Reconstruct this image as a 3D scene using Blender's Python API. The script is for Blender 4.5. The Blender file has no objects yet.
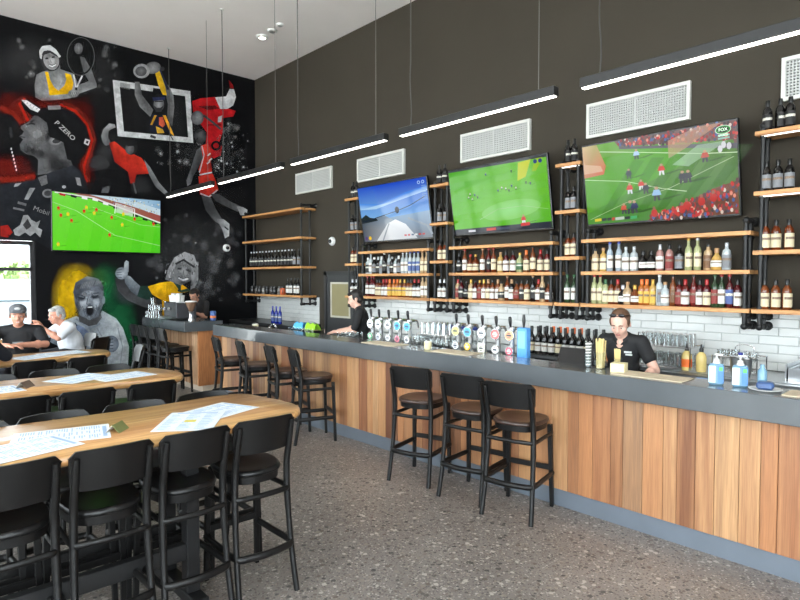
import bpy, bmesh, math, random
from mathutils import Vector, Matrix, Euler
random.seed(7)
PI = math.pi
C = bpy.context.scene.collection

# ---------------------------------------------------------------- camera, world, light, exposure
FPX, HEAD, PITCH, CAMZ = 585.0, 42.93, 2.05, 1.75
_a, _p = math.radians(HEAD), math.radians(PITCH)
VR = Vector((math.sin(_a), math.cos(_a), 0))
VW = Vector((-math.cos(_a), math.sin(_a), 0)) * math.cos(_p) - Vector((0, 0, 1)) * math.sin(_p)
VU = VR.cross(VW)
CAM = Vector((0, 0, CAMZ))
cd = bpy.data.cameras.new('camera'); cam = bpy.data.objects.new('camera', cd); C.objects.link(cam)
cd.sensor_fit = 'HORIZONTAL'; cd.sensor_width = 36.0; cd.lens = FPX / 800 * 36.0
cd.clip_start = 0.05; cd.clip_end = 300
cam.matrix_world = Matrix.Translation(CAM) @ Matrix((VR, VU, -VW)).transposed().to_4x4()
bpy.context.scene.camera = cam
sc = bpy.context.scene
sc.view_settings.view_transform = 'Standard'; sc.view_settings.look = 'None'
sc.view_settings.gamma = 1.0; sc.view_settings.use_curve_mapping = False
sc.view_settings.exposure = 0.0
sc.cycles.transparent_max_bounces = 48      # the mural is built from many sprayed layers
world = bpy.data.worlds.new('sky'); sc.world = world; world.use_nodes = True
_bg = world.node_tree.nodes['Background']
_bg.inputs[0].default_value = (0.93, 0.97, 1.0, 1); _bg.inputs[1].default_value = 12.0
# room extents (metres; camera stands at the origin)
WX, WY, FX, FY, CZ = -10.4, 5.8, 4.0, -5.0, 5.63
def portal(loc, rot, sx, sy):
    l = bpy.data.lights.new('daylight_portal', 'AREA'); l.shape = 'RECTANGLE'; l.size = sx; l.size_y = sy
    l.cycles.is_portal = True
    o = bpy.data.objects.new('daylight_portal', l); C.objects.link(o); o.location = loc; o.rotation_euler = rot
portal((WX - 0.1, -1.3, 1.2), (0, -PI/2, 0), 2.3, 6.6)           # glazing in the end wall
portal((-3.2, FY + 0.02 - 0.1, 2.5), (PI/2, 0, 0), 13.6, 4.9)       # shopfront behind the camera
portal((FX + 0.1, -1.2, 2.5), (0, PI/2, 0), 4.9, 6.4)             # glazing in the side wall

# ---------------------------------------------------------------- helpers
def lin(c):
    return tuple((x/255/12.92 if x/255 <= 0.04045 else ((x/255+0.055)/1.055)**2.4) for x in c)
class MB:
    def __init__(s): s.v = []; s.f = []
    def add(s, vs, fs):
        n = len(s.v); s.v += [tuple(v) for v in vs]; s.f += [tuple(i+n for i in f) for f in fs]; return s
    def box(s, x0, x1, y0, y1, z0, z1):
        return s.add([(x0,y0,z0),(x1,y0,z0),(x1,y1,z0),(x0,y1,z0),(x0,y0,z1),(x1,y0,z1),(x1,y1,z1),(x0,y1,z1)],
                     [(3,2,1,0),(4,5,6,7),(0,1,5,4),(1,2,6,5),(2,3,7,6),(3,0,4,7)])
    def cyl(s, a, b, r0, r1=None, n=10, caps=True):
        a, b = Vector(a), Vector(b); r1 = r0 if r1 is None else r1
        d = (b-a).normalized(); u = d.orthogonal().normalized(); w = d.cross(u)
        vs = [a + (u*math.cos(t)+w*math.sin(t))*r0 for t in [2*PI*i/n for i in range(n)]]
        vs += [b + (u*math.cos(t)+w*math.sin(t))*r1 for t in [2*PI*i/n for i in range(n)]]
        fs = [(i, (i+1) % n, n+(i+1) % n, n+i) for i in range(n)]
        if caps: fs += [tuple(reversed(range(n))), tuple(range(n, 2*n))]
        return s.add(vs, fs)
    def tube(s, pts, r, n=8, caps=True, flat=None):
        pts = [Vector(p) for p in pts]; m = len(pts); rs = r if isinstance(r, (list, tuple)) else [r]*m
        vs = []; u = None
        for i, p in enumerate(pts):
            d = (pts[min(i+1, m-1)] - pts[max(i-1, 0)]).normalized()
            if u is None: u = (Vector((1,0,0)) if abs(d.x) < 0.8 else Vector((0,1,0)))
            u = (u - d*u.dot(d)).normalized(); w = d.cross(u)
            for k in range(n):
                t = 2*PI*(k+0.5)/n
                vs.append(p + u*math.cos(t)*rs[i] + w*math.sin(t)*rs[i]*(flat or 1))
        fs = [(i*n+k, i*n+(k+1) % n, (i+1)*n+(k+1) % n, (i+1)*n+k) for i in range(m-1) for k in range(n)]
        if caps: fs += [tuple(reversed(range(n))), tuple(range((m-1)*n, m*n))]
        return s.add(vs, fs)
    def lathe(s, prof, n=14, c=(0,0,0), cap0=True, cap1=True, sq=None):
        vs = []
        for r, z in prof:
            for k in range(n):
                t = 2*PI*k/n; x, y = math.cos(t), math.sin(t)
                if sq: m_ = max(abs(x), abs(y)); f = 1 + sq*(1/m_-1); x *= f; y *= f
                vs.append((c[0]+r*x, c[1]+r*y, c[2]+z))
        m = len(prof)
        fs = [(i*n+k, i*n+(k+1) % n, (i+1)*n+(k+1) % n, (i+1)*n+k) for i in range(m-1) for k in range(n)]
        if cap0: fs.append(tuple(reversed(range(n))))
        if cap1: fs.append(tuple(range((m-1)*n, m*n)))
        return s.add(vs, fs)
    def wrap(s, prof, n, a0, a1):
        vs = [(r*math.cos(a0+(a1-a0)*k/n), r*math.sin(a0+(a1-a0)*k/n), z) for r, z in prof for k in range(n+1)]; m = len(prof)
        return s.add(vs, [(i*(n+1)+k, i*(n+1)+k+1, (i+1)*(n+1)+k+1, (i+1)*(n+1)+k) for i in range(m-1) for k in range(n)])
    def prism(s, poly, z0, z1, inset=0.0):
        n = len(poly); cx = sum(p[0] for p in poly)/n; cy = sum(p[1] for p in poly)/n
        vs = [(x,y,z0) for x,y in poly] + [(x,y,z1-inset) for x,y in poly]
        fs = [tuple(reversed(range(n)))] + [(i,(i+1)%n,n+(i+1)%n,n+i) for i in range(n)]
        if inset:
            vs += [(x+(cx-x)*0+inset*(1 if cx>x else -1)*min(1,abs(cx-x)*9), y+inset*(1 if cy>y else -1)*min(1,abs(cy-y)*9), z1) for x,y in poly]
            fs += [(n+i,n+(i+1)%n,2*n+(i+1)%n,2*n+i) for i in range(n)] + [tuple(range(2*n,3*n))]
        else: fs += [tuple(range(n,2*n))]
        return s.add(vs, fs)
    def ball(s, c, rx, ry=None, rz=None, n=12, m=8, rot=None):
        ry = rx if ry is None else ry; rz = rx if rz is None else rz; c = Vector(c)
        vs = [Vector((0,0,-rz))]
        for i in range(1, m):
            t = PI*i/m - PI/2
            vs += [Vector((rx*math.cos(t)*math.cos(2*PI*k/n), ry*math.cos(t)*math.sin(2*PI*k/n), rz*math.sin(t))) for k in range(n)]
        vs.append(Vector((0,0,rz)))
        if rot: R_ = Euler(rot).to_matrix(); vs = [R_ @ v for v in vs]
        vs = [v+c for v in vs]
        fs = [(0, 1+(k+1) % n, 1+k) for k in range(n)]
        fs += [(1+i*n+k, 1+i*n+(k+1) % n, 1+(i+1)*n+(k+1) % n, 1+(i+1)*n+k) for i in range(m-2) for k in range(n)]
        L = len(vs)-1
        fs += [(L, 1+(m-2)*n+k, 1+(m-2)*n+(k+1) % n) for k in range(n)]
        return s.add(vs, fs)
    def mesh(s, name, m=None, smooth=0, bevel=0):
        me = bpy.data.meshes.new(name); me.from_pydata(s.v, [], s.f)
        b = bmesh.new(); b.from_mesh(me); bmesh.ops.recalc_face_normals(b, faces=b.faces)
        if bevel: bmesh.ops.bevel(b, geom=[e for e in b.edges if e.calc_face_angle(0) > 0.6], offset=bevel, segments=1, affect='EDGES', profile=0.5)
        b.to_mesh(me); b.free()
        if m: me.materials.append(m)
        if smooth:
            me.polygons.foreach_set('use_smooth', [True]*len(me.polygons))
            if smooth < 180: me.set_sharp_from_angle(angle=math.radians(smooth))
        return me
def link(name, me, parent=None, loc=(0,0,0), rot=(0,0,0)):
    o = bpy.data.objects.new(name, me); C.objects.link(o); o.parent = parent; o.location = loc; o.rotation_euler = rot
    return o
def part(name, mb, m, parent=None, smooth=0, bevel=0, loc=(0,0,0), rot=(0,0,0)):
    return link(name, mb.mesh(name, m, smooth, bevel), parent, loc, rot)
def tag(o, label, cat, group=None):
    o['label'] = label; o['category'] = cat
    if group: o['group'] = group
    return o
def thing(name, label, cat, loc=(0,0,0), rz=0, group=None):
    o = link(name, None, None, loc, (0,0,rz)); o.empty_display_size = 0.05
    return tag(o, label, cat, group)
def struct(name, mb, m, parent=None, **k):
    o = part(name, mb, m, parent, **k)
    if parent is None: o['kind'] = 'structure'
    return o
def dup(root, loc=None, rz=None, label=None, group=None, parent=None):
    r = root.copy(); C.objects.link(r); r.parent = parent
    if loc is not None: r.location = loc
    if rz is not None: r.rotation_euler = (0,0,rz)
    if label: r['label'] = label
    if group: r['group'] = group
    for ch in list(root.children): dup(ch, parent=r)
    return r

# ---------------------------------------------------------------- materials
MATS = {}
def mat(name, col, rough=0.5, metal=0.0, var=0.0, vscale=6.0, bump=0.0, bscale=40.0, trans=0.0, emit=0.0, spec=None, coat=0.0, lo=None, ior=None):
    if name in MATS: return MATS[name]
    m = bpy.data.materials.new(name); m.use_nodes = True; nt = m.node_tree; b = nt.nodes['Principled BSDF']
    c = lin(col)+(1,)
    b.inputs['Base Color'].default_value = c; b.inputs['Roughness'].default_value = rough; b.inputs['Metallic'].default_value = metal
    if trans: b.inputs['Transmission Weight'].default_value = trans
    if ior: b.inputs['IOR'].default_value = ior
    if spec is not None: b.inputs['Specular IOR Level'].default_value = spec
    if coat: b.inputs['Coat Weight'].default_value = coat; b.inputs['Coat Roughness'].default_value = 0.08
    if emit: b.inputs['Emission Color'].default_value = c; b.inputs['Emission Strength'].default_value = emit
    tc = nt.nodes.new('ShaderNodeTexCoord')
    n = nt.nodes.new('ShaderNodeTexNoise'); n.inputs['Scale'].default_value = vscale; n.inputs['Detail'].default_value = 4
    nt.links.new(tc.outputs['Object'], n.inputs['Vector'])
    mx = nt.nodes.new('ShaderNodeMix'); mx.data_type = 'RGBA'; mx.blend_type = 'MULTIPLY'
    mx.inputs[6].default_value = c; mx.inputs[0].default_value = 1.0
    rp = nt.nodes.new('ShaderNodeMapRange'); v = var or 0.04
    rp.inputs['From Min'].default_value = 0.3; rp.inputs['From Max'].default_value = 0.7
    rp.inputs['To Min'].default_value = 1-v; rp.inputs['To Max'].default_value = 1+v
    nt.links.new(n.outputs['Fac'], rp.inputs['Value']); nt.links.new(rp.outputs['Result'], mx.inputs[7])
    nt.links.new(mx.outputs[2], b.inputs['Base Color'])
    if bump:
        n2 = nt.nodes.new('ShaderNodeTexNoise'); n2.inputs['Scale'].default_value = bscale; n2.inputs['Detail'].default_value = 3
        nt.links.new(tc.outputs['Object'], n2.inputs['Vector'])
        bp = nt.nodes.new('ShaderNodeBump'); bp.inputs['Strength'].default_value = bump; bp.inputs['Distance'].default_value = 0.01
        nt.links.new(n2.outputs['Fac'], bp.inputs['Height']); nt.links.new(bp.outputs['Normal'], b.inputs['Normal'])
    MATS[name] = m; return m
def wood(name, cols, axis, rough=0.45, scale=5.0, stretch=14.0, grain=0.25, coat=0.0, rnd=True, rings=0.0):
    """timber: board tint from the object's random number, grain stretched along one axis"""
    m = bpy.data.materials.new(name); m.use_nodes = True; nt = m.node_tree; b = nt.nodes['Principled BSDF']
    N = nt.nodes.new; L = nt.links.new
    tc = N('ShaderNodeTexCoord'); oi = N('ShaderNodeObjectInfo')
    vm = N('ShaderNodeVectorMath'); vm.operation = 'ADD'; L(tc.outputs['Object'], vm.inputs[0])
    sc_ = N('ShaderNodeVectorMath'); sc_.operation = 'SCALE'; sc_.inputs[0].default_value = (31.0, 17.0, 23.0)
    L(oi.outputs['Random'], sc_.inputs['Scale']); L(sc_.outputs[0], vm.inputs[1])
    mp = N('ShaderNodeMapping'); s = [stretch]*3; s['xyz'.index(axis)] = 1.0; mp.inputs['Scale'].default_value = s
    L(vm.outputs[0], mp.inputs['Vector'])
    n = N('ShaderNodeTexNoise'); n.inputs['Scale'].default_value = scale*0.35; n.inputs['Detail'].default_value = 6; n.inputs['Distortion'].default_value = 0.35
    L(mp.outputs[0], n.inputs['Vector'])
    rp = N('ShaderNodeValToRGB'); rp.color_ramp.interpolation = 'LINEAR'
    el = rp.color_ramp.elements
    while len(el) < len(cols): el.new(0.5)
    for i, c in enumerate(cols):
        el[i].position = i/(len(cols)-1); el[i].color = lin(c)+(1,)
    if rnd:
        mth = N('ShaderNodeMath'); mth.operation = 'MULTIPLY_ADD'; mth.inputs[1].default_value = grain; L(n.outputs['Fac'], mth.inputs[0])
        sub = N('ShaderNodeMath'); sub.operation = 'MULTIPLY_ADD'; sub.inputs[1].default_value = 1.0; sub.inputs[2].default_value = -grain*0.5
        L(oi.outputs['Random'], sub.inputs[0]); L(sub.outputs[0], mth.inputs[2]); L(mth.outputs[0], rp.inputs['Fac'])
    else:
        mr = N('ShaderNodeMapRange'); mr.inputs['From Min'].default_value = 0.28; mr.inputs['From Max'].default_value = 0.72
        L(n.outputs['Fac'], mr.inputs['Value']); L(mr.outputs[0], rp.inputs['Fac'])
    n2 = N('ShaderNodeTexNoise'); n2.inputs['Scale'].default_value = scale*2.2; n2.inputs['Detail'].default_value = 5; L(mp.outputs[0], n2.inputs['Vector'])
    mr2 = N('ShaderNodeMapRange'); mr2.inputs['From Min'].default_value = 0.3; mr2.inputs['From Max'].default_value = 0.7; mr2.inputs['To Min'].default_value = 0.78; mr2.inputs['To Max'].default_value = 1.12
    L(n2.outputs['Fac'], mr2.inputs['Value'])
    mx = N('ShaderNodeMix'); mx.data_type = 'RGBA'; mx.blend_type = 'MULTIPLY'; mx.inputs[0].default_value = 1
    L(rp.outputs[0], mx.inputs[6]); L(mr2.outputs[0], mx.inputs[7]); L(mx.outputs[2], b.inputs['Base Color'])
    b.inputs['Roughness'].default_value = rough
    if coat: b.inputs['Coat Weight'].default_value = coat; b.inputs['Coat Roughness'].default_value = 0.15
    bp = N('ShaderNodeBump'); bp.inputs['Strength'].default_value = 0.08; bp.inputs['Distance'].default_value = 0.01
    L(n2.outputs['Fac'], bp.inputs['Height']); L(bp.outputs[0], b.inputs['Normal'])
    return m
def paint_mat(name, emit=0.0, noise=0.16, rough=0.85):
    """flat print: colours come from the mesh's own colour attribute, alpha gives sprayed soft edges"""
    m = bpy.data.materials.new(name); m.use_nodes = True; nt = m.node_tree; b = nt.nodes['Principled BSDF']
    N = nt.nodes.new; L = nt.links.new
    at = N('ShaderNodeAttribute'); at.attribute_name = 'Col'
    b.inputs['Roughness'].default_value = rough
    if not emit: b.inputs['Specular IOR Level'].default_value = 0.15
    if emit:
        b.inputs['Base Color'].default_value = (0.004,0.004,0.004,1); L(at.outputs['Color'], b.inputs['Emission Color']); b.inputs['Emission Strength'].default_value = emit; b.inputs['Specular IOR Level'].default_value = 0.22
    else:
        tc = N('ShaderNodeTexCoord'); n = N('ShaderNodeTexNoise'); n.inputs['Scale'].default_value = 9; n.inputs['Detail'].default_value = 7
        L(tc.outputs['Object'], n.inputs['Vector'])
        mr = N('ShaderNodeMapRange'); mr.inputs['From Min'].default_value = 0.3; mr.inputs['From Max'].default_value = 0.7
        mr.inputs['To Min'].default_value = 1-noise*2.2; mr.inputs['To Max'].default_value = 1+noise*1.6; L(n.outputs['Fac'], mr.inputs['Value'])
        mx = N('ShaderNodeMix'); mx.data_type = 'RGBA'; mx.blend_type = 'MULTIPLY'; mx.inputs[0].default_value = 1
        n3 = N('ShaderNodeTexNoise'); n3.inputs['Scale'].default_value = 34; n3.inputs['Detail'].default_value = 5; L(tc.outputs['Object'], n3.inputs['Vector'])
        m3 = N('ShaderNodeMapRange'); m3.inputs['From Min'].default_value = 0.3; m3.inputs['From Max'].default_value = 0.7
        m3.inputs['To Min'].default_value = 0.85; m3.inputs['To Max'].default_value = 1.12; L(n3.outputs['Fac'], m3.inputs['Value'])
        ml = N('ShaderNodeMath'); ml.operation = 'MULTIPLY'; L(mr.outputs[0], ml.inputs[0]); L(m3.outputs[0], ml.inputs[1])
        L(at.outputs['Color'], mx.inputs[6]); L(ml.outputs[0], mx.inputs[7]); L(mx.outputs[2], b.inputs['Base Color'])
    L(at.outputs['Alpha'], b.inputs['Alpha'])
    return m
class Paint:
    """layers of flat painted shapes on a plane; fn maps drawing coordinates to a 3D point, nrm lifts each layer"""
    def __init__(s, fn, nrm, lift=0.002, step=0.0004):
        s.fn, s.n, s.h, s.step = fn, Vector(nrm), lift, step; s.v = []; s.f = []; s.c = []
    def _pt(s, p): return Vector(s.fn(*p)) + s.n*s.h
    def poly(s, pts, col, a=1.0, cols=None):
        n = len(s.v); s.h += s.step
        s.v += [s._pt(p) for p in pts]
        cc_ = (list(cols)*3)[:len(pts)] if cols else [col]*len(pts)
        s.c += [(lin(c)+(a,)) for c in cc_]
        s.f.append(tuple(range(n, n+len(pts)))); return s
    def ell(s, c, rx, ry, col, rot=0, mid=None, a=1.0, a0=None, k=20):
        """ellipse; mid = centre colour, a0 = centre alpha (rim alpha a)"""
        n = len(s.v); s.h += s.step; r = math.radians(rot)
        s.v.append(s._pt(c)); s.c.append(lin(mid or col)+(a if a0 is None else a0,))
        for i in range(k):
            t = 2*PI*i/k; x, y = rx*math.cos(t), ry*math.sin(t)
            s.v.append(s._pt((c[0]+x*math.cos(r)-y*math.sin(r), c[1]+x*math.sin(r)+y*math.cos(r)))); s.c.append(lin(col)+(a,))
        s.f += [(n, n+1+i, n+1+(i+1) % k) for i in range(k)]; return s
    def soft(s, c, rx, ry, col, a=0.8, rot=0, k=20):
        n = len(s.v); s.h += s.step; r = math.radians(rot)
        s.v.append(s._pt(c)); s.c.append(lin(col)+(a,))
        for q, al in ((0.35, a*0.85), (0.65, a*0.42), (1.0, 0.0)):
            for i in range(k):
                t = 2*PI*i/k; x, y = q*rx*math.cos(t), q*ry*math.sin(t)
                s.v.append(s._pt((c[0]+x*math.cos(r)-y*math.sin(r), c[1]+x*math.sin(r)+y*math.cos(r)))); s.c.append(lin(col)+(al,))
        s.f += [(n, n+1+i, n+1+(i+1) % k) for i in range(k)]
        for q in range(2):
            s.f += [(n+1+q*k+i, n+1+q*k+(i+1) % k, n+1+(q+1)*k+(i+1) % k, n+1+(q+1)*k+i) for i in range(k)][::1]
        return s
    def stroke(s, pts, w, col, a=1.0, soft=0.0, closed=False):
        n = len(s.v); s.h += s.step; m = len(pts); P = [Vector((p[0], p[1])) for p in pts]
        offs = [(-w/2-soft, 0), (-w/2, a), (w/2, a), (w/2+soft, 0)] if soft else [(-w/2, a), (w/2, a)]
        q = len(offs)
        for i in range(m):
            p0 = P[(i-1) % m] if (closed or i) else P[i]; p1 = P[(i+1) % m] if (closed or i < m-1) else P[i]
            d = (p1-p0).normalized(); e = Vector((-d.y, d.x))
            for o, al in offs:
                z = P[i]+e*o; s.v.append(s._pt((z.x, z.y))); s.c.append(lin(col)+(al,))
        for i in range(m if closed else m-1):
            j = (i+1) % m
            s.f += [(n+i*q+k, n+i*q+k+1, n+j*q+k+1, n+j*q+k) for k in range(q-1)]
        return s
    def obj(s, name, m, parent=None):
        me = bpy.data.meshes.new(name); me.from_pydata(s.v, [], s.f); me.materials.append(m)
        at = me.color_attributes.new('Col', 'FLOAT_COLOR', 'POINT')
        at.data.foreach_set('color', [x for c in s.c for x in c])
        return link(name, me, parent)
def text_mesh(txt, size, m, extrude=0.0, shear=0.0):
    cu = bpy.data.curves.new('lettering', 'FONT'); cu.body = txt; cu.size = size; cu.extrude = extrude; cu.shear = shear
    cu.align_x = 'CENTER'; cu.align_y = 'CENTER'; cu.resolution_u = 3
    o = bpy.data.objects.new('lettering', cu); C.objects.link(o)
    dg = bpy.context.evaluated_depsgraph_get(); dg.update()
    me = bpy.data.meshes.new_from_object(o.evaluated_get(dg)); bpy.data.objects.remove(o); bpy.data.curves.remove(cu)
    me.materials.clear(); me.materials.append(m); return me

M_ceil = mat('ceiling_paint', (242,236,233), 0.9, var=0.02, vscale=1.5)
M_wall = mat('charcoal_wall_paint', (60,55,47), 0.85, spec=0.25, var=0.05, vscale=1.2, bump=0.05, bscale=120)
M_mural = mat('mural_black_paint', (13,13,15), 0.9, var=0.18, vscale=1.4, spec=0.15)
M_black = mat('black_metal', (22,22,23), 0.42, 0.0, var=0.1)
M_frame = mat('black_frame', (26,25,28), 0.5)
M_steel = mat('stainless_steel', (190,192,194), 0.28, 1.0, var=0.06, vscale=3)
M_chrome = mat('chrome', (225,226,228), 0.12, 1.0)
M_white = mat('white_paint', (225,225,222), 0.6)
M_pipe = mat('black_pipe', (20,20,21), 0.5, 0.0, var=0.15, bump=0.1, bscale=60)
M_wpaint = paint_mat('mural_spray_paint')

def floor_mat():
    m = bpy.data.materials.new('polished_aggregate_concrete'); m.use_nodes = True; nt = m.node_tree; b = nt.nodes['Principled BSDF']
    N = nt.nodes.new; L = nt.links.new
    tc = N('ShaderNodeTexCoord')
    def chips(scale, lo, hi, cols):
        v = N('ShaderNodeTexVoronoi'); v.inputs['Scale'].default_value = scale; v.inputs['Randomness'].default_value = 1
        nz = N('ShaderNodeTexNoise'); nz.inputs['Scale'].default_value = scale*1.3; L(tc.outputs['Object'], nz.inputs['Vector'])
        sc2 = N('ShaderNodeVectorMath'); sc2.operation = 'SCALE'; sc2.inputs['Scale'].default_value = 0.55/scale; L(nz.outputs['Color'], sc2.inputs[0])
        ad = N('ShaderNodeVectorMath'); L(tc.outputs['Object'], ad.inputs[0]); L(sc2.outputs[0], ad.inputs[1]); L(ad.outputs[0], v.inputs['Vector'])
        sp = N('ShaderNodeSeparateColor'); L(v.outputs['Color'], sp.inputs[0])
        rr = N('ShaderNodeMapRange'); rr.inputs['To Min'].default_value = lo; rr.inputs['To Max'].default_value = hi; L(sp.outputs[1], rr.inputs['Value'])
        lt = N('ShaderNodeMath'); lt.operation = 'LESS_THAN'; L(v.outputs['Distance'], lt.inputs[0]); L(rr.outputs[0], lt.inputs[1])
        rp = N('ShaderNodeValToRGB'); rp.color_ramp.interpolation = 'CONSTANT'; el = rp.color_ramp.elements
        while len(el) < len(cols): el.new(0.5)
        for i, c in enumerate(cols): el[i].position = i/len(cols); el[i].color = lin(c)+(1,)
        L(sp.outputs[0], rp.inputs[0]); return lt.outputs[0], rp.outputs[0]
    n = N('ShaderNodeTexNoise'); n.inputs['Scale'].default_value = 1.1; n.inputs['Detail'].default_value = 8; L(tc.outputs['Object'], n.inputs['Vector'])
    base = N('ShaderNodeValToRGB'); e = base.color_ramp.elements; e[0].position = 0.3; e[0].color = lin((112,106,102))+(1,); e[1].position = 0.7; e[1].color = lin((142,135,130))+(1,)
    L(n.outputs['Fac'], base.inputs[0]); cur = base.outputs[0]
    for sc_, lo, hi, cols in ((85, 0.1, 0.65, [(84,76,72),(136,127,118),(186,180,172),(110,96,86),(62,58,58),(160,150,138)]),
                              (32, -0.15, 0.55, [(72,66,64),(140,130,120),(94,82,74),(190,182,174),(54,51,52),(120,110,102)])):
        f, c = chips(sc_, lo, hi, cols)
        mx = N('ShaderNodeMix'); mx.data_type = 'RGBA'; ml = N('ShaderNodeMath'); ml.operation = 'MULTIPLY'; ml.inputs[1].default_value = 0.8
        L(f, ml.inputs[0]); L(ml.outputs[0], mx.inputs[0]); L(cur, mx.inputs[6]); L(c, mx.inputs[7]); cur = mx.outputs[2]
    L(cur, b.inputs['Base Color']); b.inputs['Roughness'].default_value = 0.34; b.inputs['Specular IOR Level'].default_value = 0.4
    return m
M_floor = floor_mat()
M_board = wood('spotted_gum_board', [(108,66,44),(176,126,86),(134,84,56),(194,150,106),(112,76,56),(172,118,78),(186,140,96),(130,98,76)], 'z', 0.45, scale=2.4, stretch=34, grain=0.22)
M_shelf = wood('shelf_timber', [(150,96,54),(206,152,96),(184,126,76)], 'x', 0.5, scale=5, stretch=12, grain=0.5, rnd=False)
M_table = wood('table_timber', [(122,80,44),(204,160,104),(172,122,72),(222,184,130)], 'y', 0.32, scale=2.2, stretch=20, rnd=False, coat=0.3)
M_edge = wood('end_panel_timber', [(150,92,52),(186,124,78),(168,106,62)], 'z', 0.5, scale=3, stretch=8, rnd=False)
M_top = mat('grey_stone_top', (80,84,87), 0.22, var=0.08, vscale=4, spec=0.6, coat=0.25)
M_kick = mat('brushed_kickplate', (104,112,122), 0.45, 0.15, var=0.05)
# ---------------------------------------------------------------- the room
T = 0.2
struct('floor', MB().box(WX-T, FX+T, FY-T, WY+T, -0.2, 0), M_floor)
struct('ceiling', MB().box(WX-T, FX+T, FY-T, WY+T, CZ, CZ+0.2), M_ceil)
wall_back = struct('wall_back', MB().box(WX-T, FX+T, WY, WY+T, 0, CZ), M_wall)
WIN_Y, WIN_Z = 2.03, 2.34
wall_left = struct('wall_left', MB().box(WX-T, WX, WIN_Y, WY, 0, CZ).box(WX-T, WX, FY, WIN_Y, WIN_Z, CZ).box(WX-T, WX, FY-T, -4.6, 0, WIN_Z), M_mural)
FZ = 5.0  # unseen glazing made this tall to bring daylight onto the ceiling
struct('wall_front', MB().box(WX-T, FX+T, FY-T, FY, FZ, CZ).box(WX-T, -10.0, FY-T, FY, 0, FZ).box(3.6, FX+T, FY-T, FY, 0, FZ).box(-3.5, -3.1, FY-T, FY, 0, FZ), M_wall)
struct('wall_right', MB().box(FX, FX+T, FY, -4.4, 0, CZ).box(FX, FX+T, 2.0, WY, 0, CZ).box(FX, FX+T, -4.4, 2.0, FZ, CZ), M_wall)
def glass_mat():
    m = bpy.data.materials.new('window_glass'); m.use_nodes = True; nt = m.node_tree; nt.nodes.clear()
    o = nt.nodes.new('ShaderNodeOutputMaterial'); t = nt.nodes.new('ShaderNodeBsdfTransparent'); g = nt.nodes.new('ShaderNodeBsdfGlossy')
    t.inputs[0].default_value = (0.93,0.96,0.97,1); g.inputs['Roughness'].default_value = 0.02
    mx = nt.nodes.new('ShaderNodeMixShader'); mx.inputs[0].default_value = 0.06
    nt.links.new(t.outputs[0], mx.inputs[1]); nt.links.new(g.outputs[0], mx.inputs[2]); nt.links.new(mx.outputs[0], o.inputs[0]); return m
M_glass = glass_mat()
def window(n, axis, at, a0, a1, z1, splits, transom):
    """a run of glazing: frame bars and one pane for each opening"""
    fr = MB(); d = 0.05
    def bar(p0, p1, q0, q1):
        if axis == 'x': fr.box(at-d, at+d, p0, p1, q0, q1)
        else: fr.box(p0, p1, at-d, at+d, q0, q1)
    xs = [a0 + (a1-a0)*i/splits for i in range(splits+1)]
    for x in xs: bar(x-0.03, x+0.03, 0, z1)
    bar(a0, a1, z1-0.06, z1); bar(a0, a1, 0, 0.08)
    zs = [0.08] + ([transom-0.025, transom+0.025] if transom else []) + [z1-0.06]
    if transom: bar(a0, a1, transom-0.025, transom+0.025)
    w = link('window_%d' % n, None); w['kind'] = 'structure'
    part('window_frame', fr, M_frame, w)
    for i in range(splits):
        for k in range(0, len(zs), 2):
            p = MB()
            if axis == 'x': p.box(at-0.004, at+0.004, xs[i]+0.03, xs[i+1]-0.03, zs[k], zs[k+1])
            else: p.box(xs[i]+0.03, xs[i+1]-0.03, at-0.004, at+0.004, zs[k], zs[k+1])
            part('pane', p, M_glass, w)
window(1, 'x', WX-0.1, -4.58, 2.0, WIN_Z-0.01, 6, 1.90)
window(2, 'y', FY-0.1, -9.98, -3.52, FZ-0.01, 4, 2.6)
window(3, 'y', FY-0.1, -3.08, 3.58, FZ-0.01, 4, 2.6)
window(4, 'x', FX+0.1, -4.38, 1.98, FZ-0.01, 4, 2.6)

# tiled splashback: every brick tile stands proud of the grout
M_tile = mat('white_glazed_tile', (206,208,206), 0.14, var=0.03, vscale=9, bump=0.25, bscale=9)
M_grout = mat('grout', (176,180,180), 0.9)
def tile_mesh(w, h):
    mb = MB(); b = 0.004; t = 0.012
    mb.add([(0,0,0),(w,0,0),(w,0,h),(0,0,h),(0,-t+b,0),(w,-t+b,0),(w,-t+b,h),(0,-t+b,h),(b,-t,b),(w-b,-t,b),(w-b,-t,h-b),(b,-t,h-b)],
           [(0,1,5,4),(1,2,6,5),(2,3,7,6),(3,0,4,7),(4,5,9,8),(5,6,10,9),(6,7,11,10),(7,4,8,11),(8,9,10,11)])
    return mb.mesh('tile', M_tile)
TW, TH, GP = 0.30, 0.075, 0.004
t_full, t_half = tile_mesh(TW-GP, TH-GP), tile_mesh(TW/2-GP, TH-GP)
def tiles(x0, x1, z0, z1):
    struct('grout_bed', MB().box(x0, x1, WY-0.006, WY, z0, z1), M_grout, wall_back)
    for r in range(int(round((z1-z0)/TH))):
        x = x0; half = r % 2
        while x < x1-0.02:
            full = not (half and x == x0) and x+TW <= x1+0.01
            link('tile', t_full if full else t_half, wall_back, (x, WY-0.006, z0+r*TH))
            x += TW if full else TW/2
tiles(-7.15, -0.55, 0.96, 1.485)
tiles(-10.35, -8.25, 0.985, 1.435)

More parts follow.
